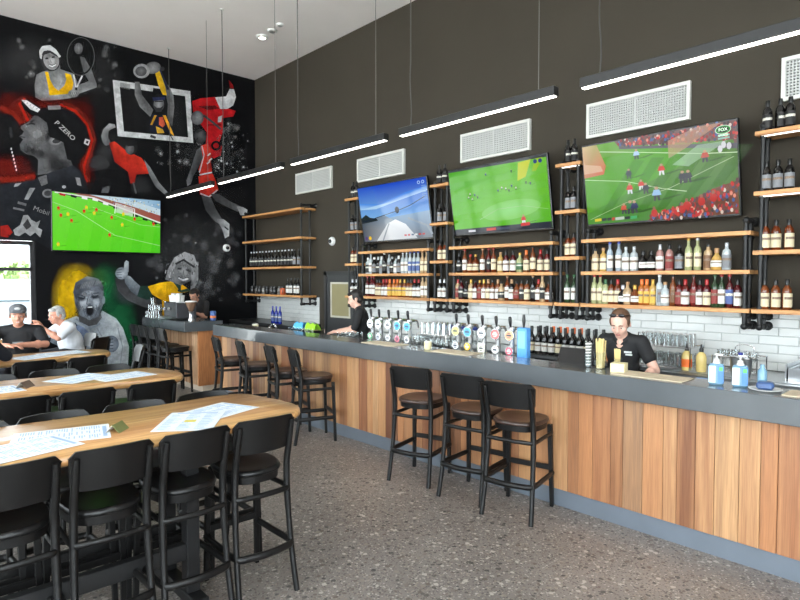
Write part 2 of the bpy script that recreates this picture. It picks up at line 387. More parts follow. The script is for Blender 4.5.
# back door in the charcoal wall
d1 = link('door_1', None); d1['kind'] = 'structure'; d1.location = (-7.63, WY, 0)
M_door = mat('door_charcoal', (46,46,47), 0.5)
part('door_frame', MB().box(-.43,-.36,-.05,0,0,1.88).box(.36,.43,-.05,0,0,1.88).box(-.43,.43,-.05,0,1.81,1.88), M_door, d1)
part('door_leaf', MB().box(-.36,.36,-.03,0,0,1.81), mat('door_leaf_paint', (54,55,56), 0.5), d1)
part('vision_panel_frame', MB().box(-.25,.27,-.045,-.03,1.12,1.15).box(-.25,.27,-.045,-.03,1.67,1.70).box(-.25,-.22,-.045,-.03,1.15,1.67).box(.24,.27,-.045,-.03,1.15,1.67), mat('pale_frame', (190,186,172), 0.5), d1)
part('vision_panel', MB().box(-.22,.24,-.038,-.03,1.15,1.67), mat('frosted_panel', (140,132,98), 0.35), d1)

# ---------------------------------------------------------------- outside the glazing
struct('ground_outside', MB().box(-70, 40, -60, 40, -0.45, -0.25), mat('forecourt_concrete', (232,227,220), 0.9, var=0.1, vscale=0.6))
M_leaf = mat('leaf_green', (128,150,92), 0.7, var=0.4, vscale=3); M_bark = mat('bark', (90,74,60), 0.9)
def tree(loc, h, r, label):
    t = thing('street_tree', label, 'tree', loc, 0, 'trees outside the glazing')
    part('trunk', MB().cyl((0,0,0), (0.1,0,h*0.55), 0.14, 0.07), M_bark, t)
    mb = MB(); rr = random.Random(int(h*100))
    for k in range(420):
        a, b_, q = rr.uniform(0, 2*PI), rr.uniform(-1, 1), rr.uniform(.55, 1)
        p = Vector((math.cos(a)*math.sqrt(1-b_*b_)*r*q, math.sin(a)*math.sqrt(1-b_*b_)*r*q, h*0.72 + b_*h*0.3*q))
        u = Vector((rr.uniform(-1,1), rr.uniform(-1,1), rr.uniform(-1,1))).normalized()*0.22; w = u.orthogonal().normalized()*0.12
        mb.add([p-u, p+w, p+u, p-w], [(0,1,2,3)])
    f = part('foliage', mb, M_leaf, t); f['kind'] = 'stuff'
tree((-30, 5.2, -.25), 2.7, 1.1, 'round green tree beside the pale house outside the glazing')
tree((-40, 3.4, -.25), 3.0, 1.4, 'tall green tree behind the pale house outside the glazing')
hs = thing('house', 'pale house with blue gable roof seen through the window', 'house', (-34, 6.6, -.25))
part('house_wall', MB().box(-2,2,-1.8,1.8,0,2.0), mat('house_wall', (220,214,204), 0.8), hs)
part('roof', MB().add([(-2.3,-2.1,2.0),(2.3,-2.1,2.0),(2.3,2.1,2.0),(-2.3,2.1,2.0),(-2.3,0,3.0),(2.3,0,3.0)],[(0,1,5,4),(2,3,4,5),(1,2,5),(3,0,4),(0,3,2,1)]), mat('house_roof', (96,120,146), 0.6), hs)
vn = thing('van', 'white van parked outside the window', 'van', (-21, 3.2, -.25))
part('body', MB().box(-.95,.95,-2.2,2.2,.35,1.35).box(-.9,.9,-2.2,1.2,1.35,2.0), mat('van_white', (120,128,134), 0.4), vn, bevel=0.06)
part('window_band', MB().box(.9,.955,-1.9,1.1,1.4,1.85), mat('van_glass', (150,178,182), 0.1), vn)
for x in (-.85, .85):
    for y in (-1.4, 1.4): part('wheel', MB().cyl((x-.1,y,.33),(x+.1,y,.33),.33,n=18), mat('tyre', (28,28,28), .8), vn)
# ---------------------------------------------------------------- the bar
BX0, BX1 = -8.1, 1.6
bar = thing('bar_counter', 'long bar front of upright mixed-tone timber boards with steel kickplate', 'bar counter', (0, 3.92, 0))
part('carcass', MB().box(BX0+0.06, BX1, 0.03, 0.18, 0.0, 0.93), mat('carcass_black', (26,24,23), 0.8), bar)
part('kick_plate', MB().box(BX0+0.05, BX1, 0.018, 0.03, 0.0, 0.135), M_kick, bar)
bw = {}
for w in (0.09, 0.115, 0.14, 0.165): bw[w] = MB().box(0, w-0.003, 0, 0.022, 0, 0.795).mesh('board', M_board, bevel=0.0022)
rb = random.Random(11); x = BX0+0.05
while x < BX1-0.1:
    w = rb.choice((0.09, 0.115, 0.115, 0.14, 0.14, 0.165)); link('board', bw[w], bar, (x, rb.uniform(0, 0.002), 0.135)); x += w
eb = [MB().box(0, 0.022, 0, w-0.003, 0, 0.795).mesh('end_board', M_board, bevel=0.0022) for w in (0.09,)]
for k in range(2): link('end_board', eb[0], bar, (BX0+0.03, 0.0+0.09*k, 0.135))
part('top', MB().box(BX0, BX1, 3.80, 4.13, 0.93, 1.085), M_top, None, bevel=0.004).name = 'stone_worktop'
tag(bpy.data.objects['stone_worktop'], 'long blue-grey stone top along the timber board bar', 'countertop')

# service bench behind the raised top
sb = thing('service_bench', 'low steel service bench behind the bar under the beer taps', 'bench', (0, 4.14, 0))
part('steel_top', MB().box(BX0, -2.9, 0, 0.44, 0.97, 1.0).box(-2.9, BX1, 0, 0.42, 0.77, 0.80), M_steel, sb)
part('cabinet_body', MB().box(BX0, -2.9, 0.0, 0.40, 0, 0.97).box(-2.9, BX1, 0, 0.38, 0, 0.77), mat('bench_body', (60,60,60), 0.5), sb)
def tray(x0, x1, label):
    t = thing('drip_tray', label, 'drip tray', ((x0+x1)/2, 4.27, 1.0)); h = (x1-x0)/2
    part('tray_body', MB().box(-h, h, -.09, .09, 0, .05), mat('tray_black', (20,20,21), .4), t, bevel=.004)
    mb = MB()
    for k in range(6): mb.box(-h+.01, h-.01, -.075+k*.028, -.06+k*.028, .05, .055)
    part('grate', mb, M_steel, t)
tray(-5.15, -4.32, 'black drip tray with steel grate under the taps beside the young barman')
tray(-3.88, -2.93, 'black drip tray with steel grate under the taps beside the wine bottles')

# beer taps: chrome column, spout, black handle, two printed badges
M_tapw = mat('tap_column_silver', (205,207,208), 0.2, 0.7)
def tap(x, up, low, label, sq=False):
    t = thing('beer_tap', label, 'beer tap', (x, 4.27, 1.055), 0, 'beer taps along the bar')
    part('column', MB().lathe([(.045,0),(.045,.012),(.024,.02),(.022,.22),(.03,.235),(.03,.262),(.018,.275)], 14), M_tapw, t, smooth=40)
    part('arm', MB().tube([(0,0,.245),(0,.05,.255),(0,.1,.25),(0,.125,.22),(0,.13,.17)], [.016,.015,.013,.011,.009]), M_chrome, t, smooth=60)
    part('handle', MB().lathe([(.008,0),(.010,.012),(.015,.05),(.015,.085),(.009,.093)], 10, (0,.01,.27)), mat('handle_black', (14,14,15), .3), t, smooth=40, rot=(0.12,0,0))
    for nm, z, r, col in (('upper_badge', .195, .052, up), ('lower_badge', .055, .042, low)):
        c = MB()
        if sq and nm == 'lower_badge': c.box(-.045,.045,-.044,-.030,z-.045,z+.05)
        else: c.cyl((0,-.044,z),(0,-.028,z),r,n=20)
        bd = part(nm, c, mat('badge_rim', (206,208,208), .25, .8), t, smooth=40)
        d = MB()
        if sq and nm == 'lower_badge': d.box(-.038,.038,-.047,-.044,z-.038,z+.043)
        else: d.cyl((0,-.047,z),(0,-.044,z),r*.84,n=20)
        part('badge_face', d, mat('badge_%d_%d_%d' % col, col, .35), bd)
        e = MB().box(-r*.5,r*.5,-.0485,-.047,z-.008,z+.008).box(-r*.32,r*.32,-.0485,-.047,z+.015,z+.021).box(-r*.32,r*.32,-.0485,-.047,z-.023,z-.017)
        part('badge_print', e, mat('print_dark' if sum(col) > 480 else 'print_pale', (70,74,86) if sum(col) > 480 else (236,234,226), .5), bd)
W_, B_, G_ = (232,234,232), (84,176,226), (60,150,96)
for x, u, l, d in ((-5.04, W_, G_, 'white upper badge and green lower badge'), (-4.90, W_, (224,224,230), 'two white badges, next to the green-badged tap'),
                (-4.74, W_, (236,236,232), 'two white badges, next to a blue-badged tap'), (-4.59, B_, (226,132,146), 'blue upper badge and pink lower badge'),
                (-4.44, B_, (236,236,234), 'blue upper badge and white lower badge'),
                (-3.76, (214,214,132), (226,228,230), 'yellow-green upper badge and white lower badge'), (-3.61, (96,176,226), (232,186,44), 'blue upper badge and yellow lower badge'),
                (-3.28, (228,112,112), (238,236,230), 'coral upper badge and white lower badge'),
                (-3.125, (236,172,132), (222,84,110), 'peach upper badge and crimson lower badge')):
    tap(x, u, l, 'chrome beer tap with '+d)
tap(-3.44, (236,238,234), (232,228,206), 'chrome beer tap with round white badge over a square cream badge', True)
bx = thing('tap_box', 'tall blue branded tap box at the end of the taps', 'beer tap', (-3.0, 4.27, 1.055))
part('box_body', MB().box(-.05,.05,-.035,.035,0,.27), mat('box_blue', (86,156,226), .35), bx, bevel=.008)
part('print_panel', MB().box(-.036,.036,-.037,-.035,.09,.24), mat('box_print', (130,186,240), .4), bx)
part('handle', MB().lathe([(.008,0),(.016,.06),(.012,.115)], 10, (0,0,.27)), MATS['handle_black'], bx, smooth=40)

# ---------------------------------------------------------------- back bench against the wall
bb = thing('back_bench', 'steel topped back bench with black fridge fronts below white tiles', 'bench', (0, 5.2, 0))
part('steel_top', MB().box(-7.1, -0.4, 0, .58, .925, .955), M_steel, bb)
part('body', MB().box(-7.1, -0.4, .03, .58, 0, .925), mat('fridge_black', (24,24,25), .35), bb)
for i in range(9):
    x0 = -7.05+i*.735
    dr = part('fridge_door', MB().box(x0, x0+.71, .005, .03, .12, .90), mat('fridge_glass', (18,20,22), .08), bb)
    part('door_handle', MB().box(x0+.05, x0+.66, -.012, .005, .84, .87), M_steel, dr)
bl = thing('corner_bench', 'dark bench below the shelves in the far corner', 'bench', (-9.3, 5.2, 0))
part('bench_top', MB().box(-1.08, 1.1, 0, .58, .94, .98), mat('dark_top', (44,45,47), .3), bl)
part('body', MB().box(-1.08, 1.1, .03, .58, 0, .94), mat('bench_dark', (36,35,34), .6), bl)

# coffee counter near the mural, with batten front and timber end panel
cc = thing('coffee_counter', 'tall coffee counter with batten front and timber end panel', 'counter', (-9.5, 3.85, 0))
part('core', MB().box(-.88, .80, .03, .34, .1, .95), MATS['carcass_black'], cc)
part('plinth', MB().box(-.88, .82, .05, .34, 0, .1), mat('plinth', (206,190,170), .7), cc)
part('end_panel', MB().box(.80, .84, -.02, .36, .1, .95), M_edge, cc)
M_bat = wood('batten_timber', [(196,150,110),(226,188,150),(180,130,92)], 'z', .5, grain=.2)
bm_ = MB().box(0,.026,0,.028,0,.85).mesh('batten', M_bat, bevel=.003)
for k in range(40): link('batten', bm_, cc, (-.86+k*.0415, 0, .1))
ct = tag(part('coffee_worktop', MB().box(-10.39, -8.63, 3.6, 4.22, .95, 1.1), M_top, None, bevel=.004), 'grey stone top of the tall coffee counter', 'countertop')

# ---------------------------------------------------------------- pipe shelves
SHY = 5.5                                  # front edge of the wide shelves
def pipe_unit(name, label, x0, x1, zs, zbot, ztop, yf=SHY, strips=(), group='pipe shelves on the charcoal wall'):
    w = x1-x0; u = thing(name, label, 'shelf', (x0, 0, 0), 0, group); yr = WY-.13
    for z in zs:
        s = part('shelf_board', MB().box(0, w, yf, WY-.03, z-.018, z+.018), M_shelf, u, bevel=.003)
        if z in strips: part('light_strip', MB().box(.04, w-.03, yf+.03, yf+.045, z-.028, z-.018), mat('led_strip', (255,250,240), .5, emit=1.5), s)
    fl = MB().lathe([(.042,0),(.044,.012),(.034,.03),(.024,.04),(.024,.055)],14)
    for xx in (.05, w-.05):
        for yy in (yf+.05, yr):
            p = MB().cyl((xx,yy,zbot),(xx,yy,ztop),.0175)
            for z in list(zs):
                if zbot < z < ztop+.02: p.cyl((xx,yy,z-.05),(xx,yy,z-.02),.025).cyl((xx,yy,z+.02),(xx,yy,z+.045),.025)
            part('upright_pipe', p, M_pipe, u, smooth=40)
        for z, y0 in ((zbot, yf+.05), (zbot+.085, yr), (ztop, yf+.05)):     # arm back to the wall with a round flange
            p = MB().ball((xx,y0,z),.029).cyl((xx,y0,z),(xx,WY-.01,z),.0175)
            if y0 < yr: p.ball((xx,yr,z),.029).cyl((xx,y0+.03,z),(xx,y0+.06,z),.025)
            a = part('wall_arm', p, M_pipe, u, smooth=40)
            part('flange', fl, M_pipe, a, smooth=40, loc=(xx,WY,z), rot=(PI/2,0,0))
    return u
WS = (1.48, 1.81, 2.14); NS = (1.97, 2.46, 2.955)
pipe_unit('pipe_shelf', 'wide three-board pipe shelf under the blue screen', -6.83, -5.365, WS, 1.345, 2.25)
pipe_unit('pipe_shelf', 'wide three-board pipe shelf under the plain green pitch screen', -5.01, -3.50, WS, 1.345, 2.25)
pipe_unit('pipe_shelf', 'wide three-board pipe shelf under the crowded football screen', -3.165, -1.60, WS, 1.345, 2.25)
pipe_unit('pipe_shelf', 'narrow pipe shelf between the back door and the blue screen', -7.16, -6.85, (1.48,)+NS, 1.345, 2.95)
pipe_unit('pipe_shelf', 'narrow pipe shelf between the blue screen and the plain green pitch screen', -5.345, -5.03, (1.48,)+NS, 1.345, 2.95)
pipe_unit('pipe_shelf', 'narrow pipe shelf between the two screens showing green fields', -3.48, -3.185, (1.48,)+NS, 1.345, 2.95, strips=(2.955,))
pipe_unit('pipe_shelf', 'narrow pipe shelf with groups of three bottles', -1.585, -1.15, (1.48,)+NS, 1.345, 3.02, strips=(2.46,2.955))
pipe_unit('pipe_shelf', 'four-board pipe shelf in the corner by the mural wall', -10.3, -8.3, (1.455,1.95,2.445,2.93), 1.33, 3.0, yf=5.45)

# ---------------------------------------------------------------- wall grilles
M_grf = mat('grille_white', (206,206,200), .5); M_gr = mat('grille_lattice', (186,187,184), .5)
def lattice():
    mb = MB(); W, Hh = 1.0, .30
    for i in range(41): mb.box(i*W/40-.005, i*W/40+.005, -.03, -.004, 0, Hh)
    for j in range(13): mb.box(0, W, -.028, -.006, j*Hh/12-.005, j*Hh/12+.005)
    mb.box(W/2-.012, W/2+.012, -.032, -.004, 0, Hh); return mb.mesh('lattice', M_gr)
lat = lattice(); frm = MB().box(-.03,1.03,-.04,0,-.03,0).box(-.03,1.03,-.04,0,.30,.33).box(-.03,0,-.04,0,0,.30).box(1,1.03,-.04,0,0,.30).mesh('frame', M_grf)
bkm = MB().box(0,1,-.004,0,0,.3).mesh('backing', mat('duct_dark', (52,52,54), .8))
for x, l in ((-8.92, 'above the back door'), (-7.18, 'above the blue screen'), (-5.05, 'above the plain green pitch screen'), (-3.27, 'above the crowded football screen'), (-1.47, 'above the narrow shelf with groups of three bottles')):
    g = thing('air_grille', 'white lattice air grille '+l, 'vent', (x+.03, WY, 3.28), 0, 'wall air grilles')
    link('backing', bkm, g); link('frame', frm, g); q = link('lattice', lat, g); q['kind'] = 'stuff'

# ---------------------------------------------------------------- linear pendants over the bar
M_led = mat('led_diffuser', (255,250,240), .5, emit=7.0)
M_cord = mat('cord_grey', (92,90,88), .6)
for i, l in enumerate(('nearest the mural wall', 'second from the mural wall', 'in the middle of the row', 'second from the plain end of the row', 'farthest from the mural wall')):
    x0 = -10.10+i*1.955
    pn = thing('pendant_light', 'black linear pendant with white diffuser, '+l, 'pendant light', (x0, 3.95, 3.15), 0, 'linear pendants over the bar')
    part('housing', MB().box(0,1.74,-.035,.035,0,.07), M_black, pn, bevel=.003)
    part('diffuser', MB().box(.01,1.73,-.021,.021,-.006,0), M_led, pn)
    part('suspension_wire', MB().cyl((1.58,0,.07),(1.58,0,CZ-3.15),.003,n=6), M_cord, pn)
    part('power_cord', MB().tube([(.14+(.010*math.sin(k*1.3) if 0 < k < 5 else 0), .0, .07+(CZ-3.22)*k/20) for k in range(21)], .0055, 6), mat('cord_black', (58,56,54), .6), pn)
    part('ceiling_cap', MB().cyl((.14,0,CZ-3.165),(.14,0,CZ-3.15),.03), M_white, pn)
for k, (x, y) in enumerate(((-8.46, 4.86), (-8.15, 4.86), (-7.88, 4.83))):
    d = thing('ceiling_fitting', ('white ceiling downlight with a bright lens', 'small round white smoke detector between the ceiling fittings', 'small white sprinkler rosette on the ceiling')[k], 'ceiling fitting', (x, y, CZ))
    part('rim', MB().lathe([(.10-.02*k,0),(.095-.02*k,-.02),(.06-.01*k,-.03)],18), M_white, d, smooth=40)
    part('lens', MB().lathe([(.055-.01*k,-.03),(.04-.01*k,-.038)],14), M_led if k == 0 else M_steel, d)
for (loc, rot, l) in (((WX, 5.17, 2.34), (0, PI/2, 0), 'white dome camera on the mural wall'), ((-7.87, WY, 2.375), (PI/2, 0, 0), 'white dome camera on the charcoal wall by the door')):
    d = thing('dome_camera', l, 'security camera', loc); d.rotation_euler = rot; d.scale = (.72,.72,.8)
    part('housing', MB().lathe([(.10,0),(.10,.03),(.085,.055),(.06,.065)],20), M_white, d, smooth=50)
    part('lens_dome', MB().ball((0,0,.06),.05,.05,.045), mat('smoked_dome', (30,30,32), .1), d, smooth=180)
# ---------------------------------------------------------------- bar stools
M_stool = mat('black_stained_beech', (13,12,12), 0.42, var=0.15, vscale=14, spec=0.35)
M_seat = mat('dark_brown_seat', (56,40,33), 0.28, var=0.25, vscale=10, spec=0.5)
M_seatb = mat('black_seat', (14,14,15), 0.36, var=0.2, vscale=10, spec=.4)
def curve3(pts, k=5):
    P = [Vector(p) for p in pts]; out = []
    for i in range(len(P)-1):
        p0, p1, p2, p3 = P[max(i-1,0)], P[i], P[i+1], P[min(i+2,len(P)-1)]
        for j in range(k):
            t = j/k; out.append(0.5*((2*p1)+(p2-p0)*t+(2*p0-5*p1+4*p2-p3)*t*t+(3*p1-p0-3*p2+p3)*t**3))
    return out+[P[-1]]
def make_stool(seatm, sx=1.0):
    t = thing('bar_stool', 'black bentwood bar stool', 'bar stool')
    pl = []
    for k in range(28):
        a = 2*PI*k/28; x, y = math.cos(a), math.sin(a); f = (abs(x)**2.8+abs(y)**2.8)**(-1/2.8); x *= f; y *= f
        pl.append((x*(.188+.012*y), y*.195-.01))
    seat = MB(); n = 28
    rings = [(1.0,.682),(1.03,.688),(1.03,.700),(.985,.711),(.9,.711),(.6,.702),(.25,.698)]
    vs = [(px*s_, py*s_, z) for s_, z in rings for px, py in pl]
    fs = [(i*n+k, i*n+(k+1) % n, (i+1)*n+(k+1) % n, (i+1)*n+k) for i in range(len(rings)-1) for k in range(n)]
    seat.add(vs, fs+[tuple(reversed(range(n))), tuple(range((len(rings)-1)*n, len(rings)*n))])
    part('seat', seat, seatm, t, smooth=50)
    rail = MB(); vs = [(px*s_, py*s_, z) for s_, z in ((.95,.638),(.97,.683),(.88,.683),(.86,.638)) for px, py in pl]
    rail.add(vs, [(i*n+k, i*n+(k+1) % n, ((i+1) % 4)*n+(k+1) % n, ((i+1) % 4)*n+k) for i in range(4) for k in range(n)])
    part('seat_rail', rail, M_stool, t, smooth=50)
    for s in (-1, 1):
        part('leg', MB().tube(curve3([(s*.195,-.262,0),(s*.187,-.222,.22),(s*.180,-.192,.48),(s*.176,-.188,.70),(s*.176,-.216,.84),(s*.175,-.249,.972)],5), [.018]*10+[.0205]*9+[.0195,.0195,.019,.018,.017,.016,.014], 8), M_stool, t, smooth=60)
        part('leg', MB().tube([(s*.182,.182,0),(s*.168,.162,.64)], [.019,.024], 4), M_stool, t, bevel=.002)
    # curved backrest panel in front of the rear posts
    bk = MB(); nx, nz = 14, 5; W = .205; rows = []
    for side in (0, 1):
        for j in range(nz+1):
            z = .815+.185*j/nz; tz = j/nz
            for i in range(nx+1):
                u = -1+2*i/nx; x = u*W*(1-.07*(1-tz)); arch = .006*(1-u*u)
                zz = z + (arch if j == nz else 0) + (-.03*max(0,(abs(u)-.82)/.18)**2 if j == nz else (.022*max(0,(abs(u)-.8)/.2)**2 if j == 0 else 0))
                y = -.186-.045*(1-u*u)-.22*(z-.83)*.85 - (0 if side else .015)
                bk.v.append((x,y,zz))
    m_ = (nx+1); off = (nz+1)*m_
    for s_ in (0, off):
        bk.f += [(s_+j*m_+i, s_+j*m_+i+1, s_+(j+1)*m_+i+1, s_+(j+1)*m_+i) for j in range(nz) for i in range(nx)]
    for i in range(nx): bk.f += [(i,i+1,off+i+1,off+i), (nz*m_+i,nz*m_+i+1,off+nz*m_+i+1,off+nz*m_+i)]
    for j in range(nz): bk.f += [(j*m_,(j+1)*m_,off+(j+1)*m_,off+j*m_), (j*m_+nx,(j+1)*m_+nx,off+(j+1)*m_+nx,off+j*m_+nx)]
    part('backrest', bk, M_stool, t, smooth=50)
    for nm, z, yb, bow, r in (('upper_hoop', .575, -.187, .035, .0125), ('lower_hoop', .265, -.212, .05, .0165)):
        s_ = .182+(.575-z)*.02
        p = curve3([(s_,.165+(.575-z)*.02,z),(s_+.002,0,z),(s_,yb,z),(s_*.6,yb-bow*.75,z),(0,yb-bow,z),(-s_*.6,yb-bow*.75,z),(-s_,yb,z),(-s_-.002,0,z),(-s_,.165+(.575-z)*.02,z)],4)
        part(nm, MB().tube(p, r, 8, flat=1.25), M_stool, t, smooth=60)
    part('footrest', MB().box(-.172,.172,.163,.183,.285,.325), M_stool, t, bevel=.003)
    if sx != 1.0:
        for ch in t.children:
            for v in ch.data.vertices: v.co.x *= sx
    return t
ST = {'brown': make_stool(M_seat), 'black': make_stool(M_seatb, .89)}; _used = set()
def stool(x, y, deg, label, group, kind='brown'):
    rz = math.radians(deg)
    if kind not in _used:
        _used.add(kind); o = ST[kind]; o.location = (x,y,0); o.rotation_euler = (0,0,rz); o['label'] = label; o['group'] = group; return o
    return dup(ST[kind], (x,y,0), rz, label, group)
gB = 'brown-seated stools along the bar'
stool(-3.64, 3.66, 17, 'brown-seated black stool at the bar, end of the trio beside the taps', gB)
stool(-3.05, 3.69, 9, 'brown-seated black stool at the bar, middle one of the trio', gB)
stool(-2.60, 3.67, 12, 'brown-seated black stool at the bar, end of the trio close to the barmaid', gB)
for x, dg, l in ((-7.16, -15, 'first from the coffee counter end'), (-6.50, -17, 'second from the coffee counter end'), (-5.80, -16, 'third from the coffee counter end'), (-5.30, -20, 'fourth from the coffee counter end, facing the barman')):
    stool(x, 3.65, dg, 'brown-seated stool at the bar, '+l, gB)
for k, x in enumerate((-8.96, -9.345, -9.73, -10.115)):
    stool(x, 3.60, 0, 'black stool at the coffee counter, '+('beside its timber end panel', 'second from the end panel', 'third from the end panel', 'last one by the mural')[k], 'stools at the coffee counter', 'black')

# ---------------------------------------------------------------- slab tables
M_menu = None
def slab(poly, z0, z1):
    mb = MB(); n = len(poly); cx = sum(p[0] for p in poly)/n; cy = sum(p[1] for p in poly)/n
    rings = [(z0, .03), (z0+.012, .006), ((z0+z1)/2, 0), (z1-.006, .004), (z1, .012)]
    vs = []
    for z, ins in rings:
        for x, y in poly:
            d = Vector((cx-x, (cy-y)*.4)); d = d.normalized() if d.length > 1e-6 else d
            vs.append((x+d.x*ins, y+d.y*ins, z))
    fs = [(i*n+k, i*n+(k+1) % n, (i+1)*n+(k+1) % n, (i+1)*n+k) for i in range(len(rings)-1) for k in range(n)]
    mb.add(vs, fs+[tuple(reversed(range(n))), tuple(range((len(rings)-1)*n, len(rings)*n))]); return mb
def dense(poly, seed, wob=.012):
    rr = random.Random(seed); P = curve3([(x,y,0) for x,y in poly]+[(poly[0][0],poly[0][1],0)], 5)[:-1]
    return [(p.x+rr.uniform(-wob,wob)*.35, p.y+rr.uniform(-wob,wob)*.35) for p in P]
def table(label, poly, seed, yl, xc):
    t = thing('slab_table', label, 'table', (0,0,0), 0, 'tall timber slab tables')
    part('slab_top', slab(dense(poly, seed), .93, .985), M_table, t, smooth=50)
    for y in yl:
        part('trestle', MB().box(xc-.30,xc+.30,y-.04,y+.04,.885,.93).box(xc-.20,xc-.12,y-.035,y+.035,.06,.885).box(xc+.12,xc+.20,y-.035,y+.035,.06,.885).box(xc-.30,xc+.30,y-.04,y+.04,0,.06), M_black, t, bevel=.004)
    for dx in (-.16, .16): part('foot_rail', MB().box(xc+dx-.025,xc+dx+.025,yl[0],yl[-1],.24,.33), M_black, t, bevel=.004)
    return t
table('tall timber slab table with loose menus and a tent card', [(-2.866,0.416),(-2.818,0.678),(-2.857,1.094),(-2.837,1.423),(-2.876,1.84),(-3.041,1.956),(-3.341,1.937),(-3.602,1.821),(-3.583,1.191),(-3.612,0.533),(-3.593,-0.291),(-3.622,-1.259),(-3.196,-1.317),(-2.847,-1.259),(-2.828,-0.387)], 3, (-.9, 1.3), -3.23)
table('tall timber slab table in the middle, with a folded card', [(-4.532,0.668),(-4.609,1.23),(-4.532,1.801),(-4.706,1.937),(-4.977,1.917),(-5.19,1.801),(-5.19,1.356),(-5.248,0.775),(-5.229,-0.194),(-5.248,-1.162),(-4.89,-1.22),(-4.551,-1.162),(-4.513,-0.194)], 5, (-.8, 1.35), -4.88)
table('tall timber slab table where the man in the cap sits', [(-6.411,1.123),(-6.488,1.549),(-6.469,1.859),(-6.682,1.975),(-6.953,1.879),(-7.011,1.307),(-6.992,0.484),(-7.011,-0.581),(-6.73,-0.639),(-6.43,-0.581),(-6.391,0.387)], 9, (-.3, 1.45), -6.72)
table('small tall timber table beside the grey-haired man', [(-8.75,1.0),(-8.75,1.6),(-8.9,1.72),(-9.2,1.72),(-9.35,1.6),(-9.35,.9),(-9.2,.4),(-8.9,.4)], 13, (.65, 1.4), -9.05)
gT = 'black stools around the slab tables'
for k, (y, l) in enumerate(((1.61,'at its bar end'), (1.22,'second from its bar end'), (.835,'third from its bar end'), (.45,'fourth from its bar end'), (.06, 'fifth from its bar end'))):
    stool(-3.03, y, 90+(-1, 1, 0, -1, 1)[k], 'black stool before the table with menus and tent card, '+l, gT, 'black')
for k, y in enumerate((1.66, 1.21, .80, .40)):
    stool(-3.44, y, -90+(2, -3, 3, 0)[k], 'black stool tucked behind the table with menus and tent card, '+('at its bar end','second from its bar end','third from its bar end','fourth from its bar end')[k], gT, 'black')
for k, y in enumerate((1.55, 1.13, .75, .36)):
    stool(-4.56, y, 90+(5, 2, -2, 0)[k], 'black stool on the aisle side of the middle slab table, '+('at its bar end','second from its bar end','third from its bar end','fourth from its bar end')[k], gT, 'black')
for k, y in enumerate((1.60, 1.16, .74)):
    stool(-5.20, y, -90+(3, -4, 2)[k], 'black stool on the mural side of the middle slab table, '+('at its bar end','second from its bar end','third from its bar end')[k], gT, 'black')
for k, y in enumerate((1.60, 1.18)):
    stool(-6.42, y, 90+(8, 2)[k], 'black stool facing the seated man in the cap, '+('at the bar end of his table','beside the one at the table end')[k], gT, 'black')
stool(-6.85, 2.10, 172, 'black stool standing at the bar end of the table with the seated men', gT, 'black')
stool(-8.30, 2.15, 130, 'black stool behind the grey-haired man, in front of the shouting man painting', gT, 'black')

# ---------------------------------------------------------------- screens
M_scr = paint_mat('screen_picture', emit=1.0, rough=0.07)
M_bez = mat('bezel_black', (16,16,18), .25)
def tv(label, loc, rot, W, H, painter):
    t = thing('television', label, 'television', loc); t.rotation_euler = rot
    part('bezel', MB().box(-W/2,W/2,0,.045,-H/2,H/2), M_bez, t, bevel=.006)
    part('wall_bracket', MB().box(-.2,.2,.045,.09,-.2,.2).box(-.06,.06,.09,.16,-.08,.08), M_black, t)
    w, h = W-.03, H-.04
    P = Paint(lambda u, v: ((u-.5)*w, 0, (v-.5)*h+.004), (0,-1,0), .001, .00003)
    painter(P, random.Random(len(label)))
    P.obj('screen', M_scr, t); return t
def footie(P, c, q, col, sh, leg=(40,40,46), a=1.0):
    x, y = c; P.poly([(x,y-q*.9),(x+q*.9,y-q*.95),(x+q*2.2,y-q*.4),(x+q*1.8,y-q*.3)], sh, .35)
    P.poly([(x-q*.28,y-q),(x-q*.1,y-q),(x,y-q*.2),(x+q*.12,y-q),(x+q*.3,y-q),(x+q*.25,y),(x-q*.25,y)], leg)
    P.poly([(x-q*.42,y-q*.1),(x-q*.25,y+q*.75),(x+q*.25,y+q*.75),(x+q*.42,y-q*.1),(x+q*.2,y-q*.15),(x-q*.2,y-q*.15)], col)
    P.ell((x,y+q*.98), q*.17, q*.26, (190,150,120), k=8)
def pitch(P, cols):
    P.poly([(0,0),(1,0),(1,1),(0,1)], None, cols=cols)
